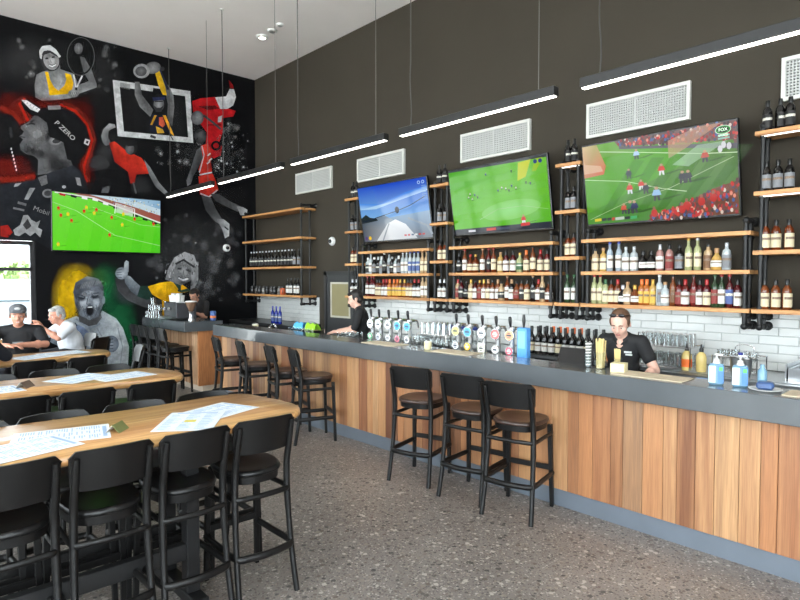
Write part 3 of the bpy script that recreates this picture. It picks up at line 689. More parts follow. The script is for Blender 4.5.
def scr_soccer(P, r):
    pitch(P, [(96,214,34),(70,196,22),(98,204,44),(116,216,70)])
    for k in range(5): P.poly([(.0+k*.2,0),(.1+k*.2,0),(.2+k*.2,1),(.12+k*.2,1)], (120,228,60), .18)
    P.poly([(.18,1),(1,1),(1,.58),(.62,.80)], None, cols=[(150,96,84),(150,80,70),(150,70,60),(150,96,84)])
    P.poly([(.32,1),(1,1),(1,.72),(.66,.88)], None, cols=[(190,210,220)]*4)
    P.poly([(.60,1),(1,1),(1,.84),(.78,.93)], None, cols=[(150,190,220),(130,170,200),(120,160,190),(170,200,220)])
    for k in range(70): u = r.uniform(.5,1); P.ell((u, r.uniform(1.05-u*.3,1)-.02), .006,.01, r.choice([(230,235,240),(110,140,170),(200,190,120),(90,110,140)]), k=6)
    P.stroke([(.02,.99),(.35,.95),(.62,.80),(1,.58)], .022, (226,226,222)); P.stroke([(.05,.975),(.34,.93),(.62,.775),(1,.55)], .014, (50,60,56))
    for k in range(10): u = .06+k*.095; v = .965-.05*min(u/.35,1)-max(0,u-.35)*.62; P.poly([(u,v-.01),(u+.05,v-.025),(u+.05,v+.015),(u,v+.03)], r.choice([(30,34,36),(236,236,236),(180,30,40)]))
    P.stroke([(0,.82),(.2,.70),(.55,.30),(1,.14)], .006, (210,240,190), .7); P.stroke([(.35,.78),(.8,.52),(1,.50)], .005, (210,240,190), .7)
    P.poly([(.56,.72),(.72,.66),(.73,.80),(.57,.88)], (226,234,230), .55); P.stroke([(.55,.70),(.56,.89),(.74,.81),(.74,.64)], .008, (245,245,245))
    R_, Y_ = (214,44,30), (236,214,40)
    for (x,y,c) in ((.05,.72,R_),(.07,.60,R_),(.13,.63,Y_),(.29,.77,Y_),(.27,.70,R_),(.38,.74,R_),(.36,.68,Y_),(.16,.52,R_),(.52,.62,R_),(.62,.50,Y_),(.50,.30,R_),(.63,.70,Y_),(.045,.10,Y_),(.74,.62,R_),(.93,.55,R_)):
        footie(P, (x,y), .035, c, (40,120,10), c)
def scr_race(P, r):
    P.poly([(0,.3),(1,.3),(1,1),(0,1)], None, cols=[(130,186,232),(110,170,226),(22,70,196),(12,66,196)])
    P.poly([(0,0),(1,0),(1,.45),(0,.36)], None, cols=[(70,78,92),(110,116,126),(140,170,200),(104,140,170)])
    P.poly([(0,.72),(.3,.66),(.7,.80),(1,.86),(1,.78),(.6,.68),(.25,.58),(0,.60)], None, cols=[(60,130,224)]*4+[(170,206,240)]*4)
    P.poly([(0,0),(.62,0),(.55,.30),(.36,.46),(.12,.40),(0,.34)], None, cols=[(86,92,104),(196,200,204),(160,176,190),(120,140,160),(80,96,112),(64,78,92)])
    P.poly([(0,.34),(0,.44),(.08,.50),(.14,.44),(.24,.41),(.26,.37),(.1,.35)], (28,40,44))
    P.stroke([(.0,.36),(.3,.44),(.55,.50),(.75,.57),(.98,.70)], .014, (24,34,60), .8)
    P.ell((.56,.52), .03, .06, (26,34,50)); P.poly([(.2,0),(.8,0),(.66,.26),(.52,.36),(.40,.30)], None, cols=[(214,218,220),(190,194,200),(222,228,232),(240,244,246),(226,230,234)])
    P.stroke([(.42,.3),(.3,.0)], .02, (150,160,170)); P.stroke([(.7,.36),(.95,.2),(1,.05)], .03, (150,164,176), .8)
    P.ell((.10,.06), .022,.036, (236,190,40)); P.ell((.04,.06), .02,.034, (90,60,120))
    for k in range(6): P.poly([(.62+k*.05,.05),(.655+k*.05,.05),(.655+k*.05,.08),(.62+k*.05,.08)], r.choice([(200,60,60),(230,230,230),(60,80,120)]), .8)
    for (x,y) in ((.90,.93),(.955,.93)): P.ell((x,y), .02,.03, (180,210,240), k=10); P.ell((x,y), .011,.017, (30,80,200), k=10)
    for k in range(7): P.poly([(.93,.86-k*.035),(.985,.86-k*.035),(.985,.875-k*.035),(.93,.875-k*.035)], (150,190,236), .6)
def scr_pitch(P, r):
    pitch(P, [(92,186,20),(86,176,30),(110,186,60),(70,166,22)])
    for k in range(4): P.poly([(0,.2+k*.2),(1,.26+k*.2),(1,.36+k*.2),(0,.30+k*.2)], (118,206,50), .22)
    P.poly([(0,1),(1,1),(1,.965),(.5,.97),(0,.975)], (54,60,66))
    P.ell((.62,.30), .30, .14, (120,196,80), 8, mid=(130,210,110)); P.stroke([(.3,.2),(.5,.33),(.75,.34),(.98,.26)], .006, (190,230,170), .6)
    P.poly([(.74,.95),(.86,.97),(.80,.74),(.72,.70)], (206,206,30), .8); P.poly([(.9,.97),(.97,.97),(.9,.8),(.86,.8)], (170,200,40), .6)
    for (x,y) in ((.2,.55),(.22,.60),(.24,.52),(.27,.58),(.30,.54),(.52,.60),(.56,.63),(.60,.61),(.63,.58),(.66,.64),(.70,.60),(.80,.66),(.84,.64),(.41,.86),(.67,.85)):
        footie(P, (x,y), .022, r.choice([(30,60,40),(210,220,200),(40,70,120)]), (50,120,20), (30,50,30))
    P.poly([(0,0),(1,0),(1,.085),(0,.075)], (22,28,44)); P.poly([(.36,.02),(.46,.022),(.46,.06),(.36,.058)], (206,60,50)); P.poly([(.47,.024),(.6,.026),(.6,.058),(.47,.056)], (64,72,96))
    P.poly([(.16,.02),(.24,.02),(.24,.05),(.16,.05)], (226,228,232)); footie(P, (.745,.14), .06, (206,60,50), (30,80,20), (236,236,236)); P.poly([(.715,.05),(.80,.055),(.80,.10),(.715,.095)], (206,40,40))
    for (x,y) in ((.90,.93),(.945,.93)): P.ell((x,y), .018,.03, (40,60,120), k=10)
def scr_footy(P, r):
    pitch(P, [(64,140,26),(58,110,36),(90,130,56),(104,170,44)])
    P.poly([(.0,.14),(.7,.62),(.6,.9),(0,.8)], (84,164,30), .8)
    for k in range(6): P.poly([(.1+k*.13,.1),(.17+k*.13,.12),(.44+k*.13,.72),(.36+k*.13,.74)], (40,96,18), .22)
    P.stroke([(.12,.91),(.42,.82),(.8,.70),(1,.66)], .008, (214,236,190)); P.stroke([(.0,.58),(.3,.50),(.55,.36),(.7,.30)], .007, (214,236,190)); P.stroke([(.02,.06),(.3,.24),(.6,.36),(.98,.62)], .006, (200,226,170), .7)
    P.poly([(.27,.93),(.98,.80),(1,.68),(1,1),(.24,1)], (108,74,74)); P.poly([(.27,.93),(1,.76),(1,.70),(.6,.82),(.27,.90)], (86,84,92))
    cr = [(196,40,40),(204,60,50),(216,200,190),(70,66,90),(150,40,44),(140,36,40),(110,60,60),(222,140,120),(70,96,150),(90,50,50),(60,50,54)]
    for k in range(230):
        u = r.uniform(.25,1); P.ell((u, r.uniform(.925-(u-.27)*.17, 1.0)), .009,.02, r.choice(cr), k=6)
    P.poly([(0,1),(.11,1),(.17,.72),(.15,.62),(0,.60)], None, cols=[(206,176,130),(170,160,90),(196,110,70),(206,96,66),(190,120,84)]); P.poly([(.0,.78),(.13,.73),(.145,.66),(0,.65)], (226,190,160), .7)  # reflection of an orange sign, painted into the picture at left
    P.poly([(.60,.9),(.78,1),(.92,1),(.7,.78),(.6,.70)], (214,170,140), .45)  # reflected haze at upper right, put in as translucent colour
    P.poly([(.62,.62),(.78,.80),(.95,.80),(.72,.58)], (190,226,190), .4)  # pale green reflection on the glass, painted over the match
    R_, D_, B_ = (206,44,34), (40,44,56), (150,190,226)
    for (x,y,q,c) in ((.39,.80,.055,(176,206,236)),(.33,.58,.055,D_),(.55,.58,.06,R_),(.33,.40,.06,R_),(.41,.43,.055,R_),(.44,.38,.06,D_),(.51,.30,.075,B_),(.68,.46,.065,D_),(.715,.46,.065,D_),(.82,.66,.06,(190,70,56)),(.28,.16,.06,(206,84,60)),(.325,.17,.075,(40,120,60)),(.355,.17,.07,(40,46,90))):
        footie(P, (x,y), q, c, (30,60,20), (226,226,226) if c in (R_,) else (50,50,60))
    P.poly([(.44,.0),(1,.0),(1,.36),(.86,.30),(.72,.18),(.5,.07)], (120,56,50), .85)
    for k in range(240):
        u = r.uniform(.46,1); v = r.uniform(.0,.05+max(0,u-.48)*.62); P.ell((u,v), .009,.024, r.choice(cr+[(190,30,30),(196,40,34)]), k=7)
    for (x,y) in ((.49,.08),(.67,.10),(.70,.14),(.79,.17),(.86,.2)): P.ell((x,y), .022,.05, (190,40,34), k=10); P.ell((x,y+.06), .010,.022, (150,100,80), k=8)
    for k, (x0, x1, c) in enumerate(((.06,.11,(220,200,40)),(.115,.15,(40,44,50)),(.155,.185,(40,44,50)),(.19,.21,(200,50,50)),(.215,.28,(190,200,190)),(.285,.32,(30,34,40)),(.325,.37,(60,170,100)))):
        P.poly([(x0,.03),(x1,.035),(x1,.07),(x0,.065)], c)
    P.ell((.93,.92), .045,.048, (210,226,210)); P.ell((.93,.92), .041,.042, (30,150,50)); P.ell((.93,.92), .034,.032, (24,50,30))
    for k in range(2): P.poly([(.90,.85-k*.03),(.965,.85-k*.03),(.965,.87-k*.03),(.90,.87-k*.03)], (150,206,190), .8)
    for (x,y) in ((.93,.76),(.96,.74),(.91,.72)): P.ell((x,y), .014,.04, (210,210,214), k=8)
TZ = 2.695; TI = math.radians(10)
tv('wide screen with blue sky and racing car view above the bar', (-6.12, 5.56, TZ), (TI,0,0), 1.45, .83, scr_race)
tv('wide screen with a plain green pitch above the bar', (-4.30, 5.56, TZ+.01), (TI,0,0), 1.45, .83, scr_pitch)
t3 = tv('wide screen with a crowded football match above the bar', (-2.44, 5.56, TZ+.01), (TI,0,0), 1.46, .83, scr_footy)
tl = link('channel_logo', text_mesh('FOX', .036, mat('logo_white', (200,240,200), .5, emit=.9)), t3, ((.93-.5)*1.43, -.0185, (.92-.5)*.79+.004), (PI/2,0,0))
tl['label'] = 'pale lettering on the green oval logo'
tl2 = link('channel_logo_line', text_mesh('SPORTS', .022, MATS['logo_white']), t3, ((.93-.5)*1.43, -.0185, (.86-.5)*.79+.004), (PI/2,0,0))
tvm = tv('big screen with a football match on the painted mural wall', (WX+.19, 3.045, 2.64), (-math.radians(2),0,-math.radians(0)), 1.66, .93, scr_soccer)
tvm.rotation_euler = Euler((math.radians(3), 0, PI/2), 'XYZ')
# ---------------------------------------------------------------- bottles
PROF = {
 'whisky': ([(.030,0),(.036,.006),(.036,.150),(.032,.175),(.016,.198),(.0135,.205),(.0135,.240)], (.022,.135), .055, .245, 0),
 'square': ([(.030,0),(.034,.006),(.034,.150),(.030,.172),(.0145,.186),(.0135,.230)], (.02,.135), .035, .235, .75),
 'tall':   ([(.027,0),(.032,.006),(.032,.175),(.026,.205),(.0135,.228),(.0130,.290)], (.035,.160), .030, .290, 0),
 'wine':   ([(.030,0),(.036,.006),(.036,.165),(.030,.190),(.0150,.212),(.0140,.285)], (.035,.125), .065, .300, 0),
 'squat':  ([(.040,0),(.047,.008),(.049,.070),(.040,.110),(.020,.135),(.016,.150),(.016,.185)], (.03,.085), .045, .190, 0),
 'flat':   ([(.034,0),(.040,.006),(.042,.120),(.034,.150),(.016,.170),(.0145,.215)], (.03,.105), .030, .220, .3),
}
def bmesh_bottle(kind):
    prof, (l0, l1), cap, top, sq = PROF[kind]; n = 12
    body = MB().lathe(prof, n, sq=sq or None)
    r = max(p[0] for p in prof)
    def rad(z):
        for (r0,z0),(r1,z1) in zip(prof, prof[1:]):
            if z0 <= z <= z1: return r0+(r1-r0)*(z-z0)/(z1-z0+1e-9)
        return r
    if sq:
        lab = MB().lathe([(rad(z)+.0012, z) for z in [l0+(l1-l0)*k/3 for k in range(4)]], n, sq=sq or None, cap0=False, cap1=False)
    else:
        lab = MB().wrap([(rad(z)+.0014, z) for z in [l0+(l1-l0)*k/3 for k in range(4)]], 9, -PI*.30-1.35, -PI*.30+1.35)
    emb = MB().wrap([(rad(z)+.0022, z) for z in (l0+(l1-l0)*.56, l0+(l1-l0)*.74)], 8, -PI*.30-1.1, -PI*.30+1.1) if not sq else MB().lathe([(rad(z)+.0020, z) for z in (l0+(l1-l0)*.56, l0+(l1-l0)*.74)], n, sq=sq or None, cap0=False, cap1=False)
    rt = prof[-1][0]; z1 = prof[-1][1]
    cp = MB().lathe([(rt+.0015, z1-cap+.012), (rt+.003, z1-cap+.02), (rt+.003, z1+.006), (rt, z1+.010)], 10, cap0=False)
    return body, lab, emb, cp
RAW = {k: bmesh_bottle(k) for k in PROF}
LIQ = {'amber': (104,54,26), 'dark amber': (92,40,14), 'near-black': (18,16,16), 'clear': (196,204,206), 'red': (84,24,22), 'orange': (156,88,38), 'green': (40,60,38),
       'pale green': (150,154,112), 'gold': (176,140,76), 'tan': (168,142,108), 'pale blue': (178,190,200), 'dark red': (70,16,20), 'blue': (30,44,140), 'pink': (150,110,104)}
LABC = {'cream': (206,194,162), 'white': (208,206,200), 'black': (30,28,28), 'red': (126,42,38), 'yellow': (206,166,70), 'silver': (120,122,126), 'blue': (70,88,140), 'green': (60,96,62), 'brown': (110,76,48)}
CAPC = {'black': (20,20,20), 'gold': (190,150,70), 'silver': (180,182,186), 'red': (160,30,30), 'cork': (170,130,90), 'white': (226,226,222), 'blue': (60,70,160), 'green': (40,90,50), 'orange': (226,110,40)}
BM = {}
def bottle(kind, liq, lb, cp, loc, label, group, name='spirit_bottle', cat='bottle', rz=0):
    key = (kind, liq, lb, cp)
    if key not in BM:
        b, l, e, c = RAW[kind]
        gl = liq in ('clear','pale blue')
        BM[key] = (b.mesh('glass', mat('liquor_'+liq.replace(' ','_'), LIQ[liq], .08, var=.25, vscale=30, trans=.35 if gl else 0, spec=.6), 50),
                   l.mesh('label', mat('label_'+lb, LABC[lb], .6, var=.08, vscale=50), 50),
                   e.mesh('label_band', mat('band_'+('dark' if lb not in ('black','blue','green') else 'pale'), (120,100,84) if lb not in ('black','blue','green') else (200,196,184), .6, var=.5, vscale=90), 50),
                   c.mesh('cap', mat('cap_'+cp, CAPC[cp], .35, .6 if cp in ('gold','silver') else 0), 50))
    t = thing(name, label, cat, loc, rz, group)
    g = link('glass', BM[key][0], t); q = link('paper_label', BM[key][1], t); link('label_band', BM[key][2], q); link('cap', BM[key][3], t)
    return t
KN = {'whisky':'round','square':'square','tall':'slim','wine':'wine','squat':'squat','flat':'broad'}
rB = random.Random(5)
ORD = 'first second third fourth fifth sixth seventh eighth ninth tenth eleventh twelfth thirteenth fourteenth fifteenth sixteenth seventeenth eighteenth nineteenth twentieth twenty-first twenty-second twenty-third'.split()
def row(spec, x0, x1, z, where, y=5.63, group=None, jit=.012):
    n = len(spec)
    for i, (k, l, b, c) in enumerate(spec):
        x = x0+(x1-x0)*(i/(n-1) if n > 1 else .5)
        bottle(k, l, b, c, (x+rB.uniform(-.006,.006), y+rB.uniform(-jit,jit), z+.018), '%s %s bottle, %s label, %s, %s from mural end' % (l, KN[k], b, where, ORD[i]), group or 'bottles on the '+where, rz=rB.uniform(-.5,.5))
W = 'whisky'; S = 'square'; Tn = 'tall'; Q = 'squat'; F_ = 'flat'
# under the crowded football screen
row([(S,'tan','cream','black'),(S,'gold','cream','cork'),(Tn,'pale blue','white','blue'),(Tn,'pale blue','white','blue'),(S,'clear','white','silver'),(S,'clear','white','silver'),(Q,'near-black','white','black'),(Q,'near-black','white','black'),
     (W,'pink','white','silver'),(W,'pink','red','black'),(S,'near-black','silver','black'),(Tn,'pale green','cream','gold'),(Tn,'pale green','cream','silver'),(S,'tan','brown','black'),(Q,'gold','white','cork'),(S,'clear','silver','silver')], -3.05, -1.80, 1.81, 'middle board under crowded screen', y=5.58)
row([(Tn,'pale green','cream','red'),(Tn,'pale green','cream','red'),(W,'pale green','cream','green'),(W,'dark amber','cream','black'),(W,'dark amber','cream','red'),(Q,'near-black','white','silver'),(F_,'tan','white','cork'),(Q,'amber','white','gold'),(W,'orange','yellow','orange'),(W,'orange','yellow','orange'),(W,'gold','yellow','gold'),
     (Tn,'clear','silver','white'),(F_,'clear','white','cork'),(Tn,'amber','brown','black'),(W,'red','red','black'),(W,'red','white','red'),(Tn,'red','red','black'),(W,'dark red','white','black'),(W,'dark red','cream','red'),(Tn,'green','red','green'),(Tn,'green','white','red'),(Tn,'dark red','blue','red'),(W,'dark red','white','black')], -3.05, -1.72, 1.48, 'bottom board under crowded screen', y=5.58)
row([(W,'near-black','black','black')]+[(rB.choice([W,S,F_,Tn]), rB.choice(['amber','dark amber','red','amber','tan','gold']), rB.choice(['cream','white','black','cream','red','white']), rB.choice(['black','gold','cork','red'])) for _ in range(7)]
    +[(W,'dark red','white','black'),(W,'dark red','white','black'),(F_,'pale green','green','gold'),(W,'amber','cream','orange'),(Tn,'amber','cream','black'),(W,'red','cream','red'),(W,'red','cream','black')], -4.90, -3.62, 1.81, 'middle board under plain screen', y=5.58)
row([(rB.choice([W,S,W,F_,Tn]), rB.choice(['amber','dark amber','near-black','amber','dark red','tan']), rB.choice(['cream','white','cream','white','black','red']), rB.choice(['black','gold','cork','red','black'])) for _ in range(20)], -4.92, -3.60, 1.48, 'bottom board under plain screen', y=5.58)
row([(rB.choice([W,S,Tn]), rB.choice(['clear','clear','near-black']), rB.choice(['white','silver','black']), rB.choice(['silver','black','white'])) for _ in range(10)]+[(Tn,'clear','white','silver')]*2+[(Tn,'clear','blue','blue')]*3+[(Tn,'tan','cream','cork')]*2, -6.70, -5.48, 1.81, 'middle board under blue screen', y=5.58)
row([(Tn,'dark red','white','red')]*3+[(W,'dark amber','cream','black')]*2+[(W,'red','white','red')]*2+[(W,'orange','yellow','orange')]*3+[(W,'amber','yellow','gold')]*2+[(W,'amber','cream','black')]*2+[(W,'near-black','white','red')]*2+[(Tn,'tan','white','black')]*2, -6.70, -5.48, 1.48, 'bottom board under blue screen', y=5.58)
# narrow shelves: pairs, and threes at the far end
for x0, w, nm in ((-7.16, .31, 'by the door'), (-5.345, .315, 'by blue screen'), (-3.48, .295, 'between green screens')):
    for z, sp in ((2.955, (W,'near-black','black','black')), (2.46, (W,'near-black','silver','black')), (1.97, (W,'dark amber','cream','black')), (1.48, (W,'near-black','white','silver') if 'between' not in nm else (Tn,'green','white','green'))):
        row([sp]*2, x0+.11, x0+w-.11, z, {2.955:'top',2.46:'second',1.97:'third',1.48:'lowest'}[z]+' board '+nm, y=5.58)
for z, sp in ((2.955, (W,'near-black','black','black')), (2.46, (W,'near-black','silver','black')), (1.97, (W,'dark amber','cream','black')), (1.48, (W,'amber','cream','black'))):
    row([sp]*3, -1.51, -1.345, z, {2.955:'top',2.46:'second',1.97:'third',1.48:'lowest'}[z]+' board of end shelf', y=5.575)
# corner shelf by the mural
row([(Tn,'near-black','black','silver')]*14+[(Tn,'near-black','silver','black')]*2, -10.15, -8.52, 1.95, 'second board of corner shelf', y=5.56)
M_cm = mat('mug_black', (26,26,27), .3)
def jar(x, y, z, col, label, grp):
    t = thing('shaker_jar', label, 'jar', (x,y,z), rB.uniform(0,6), grp)
    part('body', MB().lathe([(.04,0),(.048,.01),(.05,.09),(.042,.11),(.03,.118)],14), mat('jar_%d_%d_%d' % col, col, .3), t, smooth=40)
    part('lid', MB().lathe([(.034,.118),(.034,.14),(.012,.15)],12), mat('lid_dark', (40,38,38), .3), t, smooth=40)
    part('handle', MB().tube([(.045,0,.09),(.075,0,.08),(.08,0,.055),(.07,0,.03),(.046,0,.02)], .006, 6), M_cm, t, smooth=60)
for k in range(8): jar(-10.12+k*.135, 5.56+.02*(k % 2), 1.473, ((26,26,27),(60,58,58),(30,30,32),(120,118,114))[k % 4], ('%s lidded jar with handle on the corner shelf, %s from the mural' % (('black','dark grey','charcoal','pale grey')[k % 4], ORD[k])), 'lidded jars on the corner shelf')
jar(-9.04, 5.56, 1.473, (196,96,60), 'small orange-brown lidded jar among dark jars on the corner shelf', 'lidded jars on the corner shelf')
row([(Tn,'near-black','white','black')]*4, -8.86, -8.54, 1.455, 'lowest board of corner shelf', y=5.56)
# wine bottles standing on the back bench
for k in range(20):
    r_ = k // 10; i = k % 10
    fo = 'orange' if (r_ and 2 <= i <= 6) else 'black'
    lb = ('cream','white','white','white')[i % 4]
    bottle('wine', 'near-black', lb, fo, (-3.62+i*.081+.035*r_, 5.30+.11*r_, .955), 'dark wine bottle, %s label, %s foil, %s row on bench, %s from the taps' % (lb, fo, ('front','rear')[r_], ORD[i]), 'wine bottles on the back bench', 'wine_bottle')
bx_ = thing('carton', 'orange and white drinks carton beside the wine bottles', 'carton', (-2.74, 5.36, .955))
part('box', MB().box(-.045,.045,-.04,.04,0,.20), mat('carton_orange', (220,130,60), .6), bx_, bevel=.003); part('print', MB().box(-.04,.04,-.042,-.04,.10,.18), mat('carton_pale', (230,216,180), .6), bx_)
ycard = tag(part('price_card', MB().box(-.11,.11,-.004,.004,0,.16), mat('card_yellow', (226,190,90), .6), None, loc=(-4.28, 5.72, 1.83)), 'yellow card standing behind bottles under the plain pitch screen', 'card')
# juice bottles and shakers on the right bench
for k, x in enumerate((-2.02, -1.90)):
    t = thing('juice_bottle', ('orange-labelled', 'plain pale yellow')[k]+' juice bottle with dark pourer on the back bench', 'bottle', (x, 5.30, .955), 0, 'juice bottles')
    part('body', MB().lathe([(.038,0),(.042,.01),(.042,.12),(.034,.15),(.016,.17)],14), mat('juice_yellow', (214,190,120), .25), t, smooth=40)
    part('pourer', MB().lathe([(.018,.17),(.018,.195),(.008,.21),(.008,.235)],10), MATS['handle_black'], t, smooth=40)
    if k == 0: part('sticker', MB().lathe([(.0432,.03),(.0432,.10)],14,cap0=False,cap1=False), mat('sticker_orange', (232,110,40), .5), t, smooth=40)
# ---------------------------------------------------------------- glassware
def glass_ware():
    m = bpy.data.materials.new('drinking_glass'); m.use_nodes = True; nt = m.node_tree; nt.nodes.clear()
    o = nt.nodes.new('ShaderNodeOutputMaterial'); t = nt.nodes.new('ShaderNodeBsdfTransparent'); g = nt.nodes.new('ShaderNodeBsdfGlossy'); fr = nt.nodes.new('ShaderNodeLayerWeight')
    t.inputs[0].default_value = (.97,.98,.98,1); g.inputs['Roughness'].default_value = .05; fr.inputs[0].default_value = .45
    mx = nt.nodes.new('ShaderNodeMixShader'); nt.links.new(fr.outputs['Facing'], mx.inputs[0]); nt.links.new(t.outputs[0], mx.inputs[1]); nt.links.new(g.outputs[0], mx.inputs[2]); nt.links.new(mx.outputs[0], o.inputs[0]); return m
M_gw = glass_ware()
tumb = MB().lathe([(.026,0),(.030,.004),(.036,.11),(.034,.11),(.028,.008),(.010,.006)],14,cap1=False).mesh('tumbler', M_gw, 40)
wineg = MB().lathe([(.034,0),(.030,.005),(.005,.010),(.0045,.08),(.02,.095),(.036,.13),(.034,.175),(.0325,.175),(.034,.13),(.018,.098)],14,cap1=False).mesh('wine_glass', M_gw, 40)
def glasses(me, nm, n, fx, label, grp, flip=False, cols=0):
    for k in range(n):
        o = link(nm, me, None, fx(k)); tag(o, label+(', %s row, %s from the mural end' % (('front','middle','rear','last')[k//cols], ORD[k % cols]) if cols else ''), 'glass', grp)
        if flip: o.rotation_euler = (PI,0,0); o.location.z += .11
def wire_rack(loc, w, d, h, label, tiers=2):
    t = thing('wire_rack', label, 'rack', loc); r = .004
    for sx in (-w/2, w/2):
        for sy in (-d/2, d/2): part('post', MB().cyl((sx,sy,0),(sx,sy,h),r+.001,n=6), M_chrome, t)
    for k in range(tiers):
        z = .012+k*(h-.02)/max(tiers-1,1); mb = MB()
        for a, b in (((-w/2,-d/2),(w/2,-d/2)),((w/2,-d/2),(w/2,d/2)),((w/2,d/2),(-w/2,d/2)),((-w/2,d/2),(-w/2,-d/2))): mb.cyl((*a,z),(*b,z),r,n=6)
        n = int(w/.035)
        for i in range(1, n): mb.cyl((-w/2+w*i/n,-d/2,z),(-w/2+w*i/n,d/2,z),.002,n=5)
        for j in range(1, 4): mb.cyl((-w/2,-d/2+d*j/4,z),(w/2,-d/2+d*j/4,z),.002,n=5)
        part('wire_tier', mb, M_chrome, t)
    part('hoop', MB().tube(curve3([(-w*.2,d/2,h),(-w*.2,d/2,h+.06),(0,d/2,h+.08),(w*.2,d/2,h+.06),(w*.2,d/2,h)],4), r, 6), M_chrome, t)
    return t
wire_rack((-4.08, 4.36, 1.0), .40, .28, .20, 'chrome wire rack of glasses between the two groups of taps')
glasses(tumb, 'tumbler', 15, lambda k: (-4.23+(k % 5)*.075, 4.27+(k//5)*.085, 1.016), 'tumbler low in the tap rack', 'tumblers in the tap rack', cols=5)
glasses(tumb, 'tumbler', 15, lambda k: (-4.23+(k % 5)*.075, 4.27+(k//5)*.085, 1.196), 'upturned tumbler on the tap rack', 'tumblers on the tap rack', True, 5)
M_bt = mat('blue_base', (40,54,120), .3)
for k in range(8):
    t = thing('schooner_glass', 'upturned glass with blue base behind the taps, %s from the mural end' % ORD[k], 'glass', (-5.02+k*.085, 5.32, .955), 0, 'blue-based glasses')
    link('glass_body', tumb, t, (0,0,.20)).scale = (1.1,1.1,1.6); t.children[0].rotation_euler = (PI,0,0)
    part('base', MB().lathe([(.03,.195),(.036,.21),(.034,.235)],12), M_bt, t, smooth=40)
wire_rack((-2.24, 5.42, .955), .52, .3, .20, 'chrome wire rack of glasses on the bench behind the barmaid')
glasses(tumb, 'tumbler', 18, lambda k: (-2.44+(k % 6)*.078, 5.33+(k//6)*.085, .971), 'tumbler in the rack behind the barmaid', 'tumblers in the rack behind the barmaid', cols=6)
glasses(tumb, 'tumbler', 18, lambda k: (-2.44+(k % 6)*.078, 5.33+(k//6)*.085, 1.152), 'upturned tumbler on the rack behind the barmaid', 'tumblers on the rack behind the barmaid', True, 6)
wire_rack((-1.66, 5.48, .955), .34, .26, .15, 'low chrome wire rack beside the juice bottles')
glasses(wineg, 'wine_glass', 6, lambda k: (-1.78+(k % 4)*.08, 5.42+(k//4)*.1, .971), 'stemmed glass in the low rack', 'stemmed glasses in the low rack', cols=4)
glasses(tumb, 'tumbler', 10, lambda k: (-2.83+(k % 5)*.078, 4.24+(k//5)*.085, .80), 'tumbler on the bench by the tablet', 'tumblers by the tablet', cols=5)
glasses(tumb, 'tumbler', 9, lambda k: (-5.62+(k % 3)*.08, 4.24+(k//3)*.09, 1.0), 'tumbler on the bench by the barman', 'tumblers by the barman', cols=3)
glasses(wineg, 'wine_glass', 8, lambda k: (-4.34+(k % 2)*.05, 4.22+(k//2)*.085, 1.0), 'stemmed glass beside the tap rack', 'stemmed glasses by the taps', cols=2)
for k, (x, h_) in enumerate(((-1.62,.16),(-1.54,.15))):
    t = thing('cocktail_shaker', ('taller','shorter')[k]+' steel cocktail tin on the back bench', 'shaker', (x, 5.26, .955)); part('tin', MB().lathe([(.032,0),(.044,h_),(.041,h_),(.03,.004)],16,cap1=False), M_steel, t, smooth=40); part('rim', MB().lathe([(.044,h_-.004),(.047,h_),(.044,h_+.004)],16,cap0=False,cap1=False), M_chrome, t)
# steel sink and splash at the far end
sk = thing('hand_basin', 'stainless hand basin with raised splash and tap on the back bench', 'sink', (-.92, 5.5, .955))
part('splash', MB().box(-.36,.36,.24,.26,0,.17), M_steel, sk); part('side_panel', MB().box(-.36,-.35,-.2,.24,0,.13), M_steel, sk)
part('bowl', MB().box(-.34,.36,-.2,-.18,0,.10).box(-.34,.36,.2,.22,0,.10).box(-.34,-.32,-.18,.2,0,.10).box(.34,.36,-.18,.2,0,.10).box(-.34,.36,-.18,.2,0,.02), M_steel, sk)
part('spout', MB().tube(curve3([(0,.21,.10),(0,.21,.24),(0,.14,.30),(0,.05,.27),(0,.04,.22)],4), .012, 8), M_chrome, sk, smooth=60)
gw = thing('glass_washer', 'black fronted glass washer with steel control strip on the back bench', 'glass washer', (-1.36, 5.10, .70))
part('fascia', MB().box(-.9,.30,0,.07,.18,.25), M_steel, gw); part('panel', MB().box(-.9,.30,.01,.07,0,.18), mat('washer_black', (20,20,21), .3), gw); part('display', MB().box(-.5,-.36,-.004,0,.20,.235), mat('display_blue', (140,170,210), .3), gw)
# ---------------------------------------------------------------- things on the bar top
Z = 1.085
M_clr = glass_mat(); M_clr.name = 'clear_plastic'
M_blueg = mat('sanitiser_blue', (136,180,206), .15, trans=.4)
for k, (x, y) in enumerate(((-1.33, 3.965), (-1.20, 3.985))):
    t = thing('sanitiser_bottle', 'clear pump bottle of blue sanitiser on the bar top, '+('white pump only' if k == 0 else 'dark blue cap on its pump'), 'pump bottle', (x, y, Z), .3, 'sanitiser bottles')
    part('body', MB().box(-.042,.042,-.028,.028,0,.135), M_blueg, t, bevel=.010); part('wrap', MB().box(-.0425,-.004,-.0288,-.0280,.015,.12), mat('wrap_pale', (196,224,240), .4), t)
    part('print', MB().box(.008,.040,-.0289,-.0281,.015,.12), mat('wrap_blue', (72,120,190), .4), t); part('green_mark', MB().box(.014,.036,-.0295,-.0289,.09,.115), mat('wrap_green', (90,170,90), .4), t)
    part('neck', MB().lathe([(.022,.135),(.022,.142),(.016,.146),(.016,.162)],12), M_white, t, smooth=40)
    part('pump', MB().lathe([(.005,.162),(.005,.185),(.012,.188),(.012,.196)],10).box(-.006,.035,-.006,.006,.186,.195), M_white, t)
    if k: part('cap', MB().lathe([(.012,.196),(.013,.212)],10), mat('cap_navy', (40,50,130), .4), t)
t = thing('wipes_tray', 'white tray holding a blue wipes pack on the bar top', 'tray', (-1.055, 3.955, Z), .2)
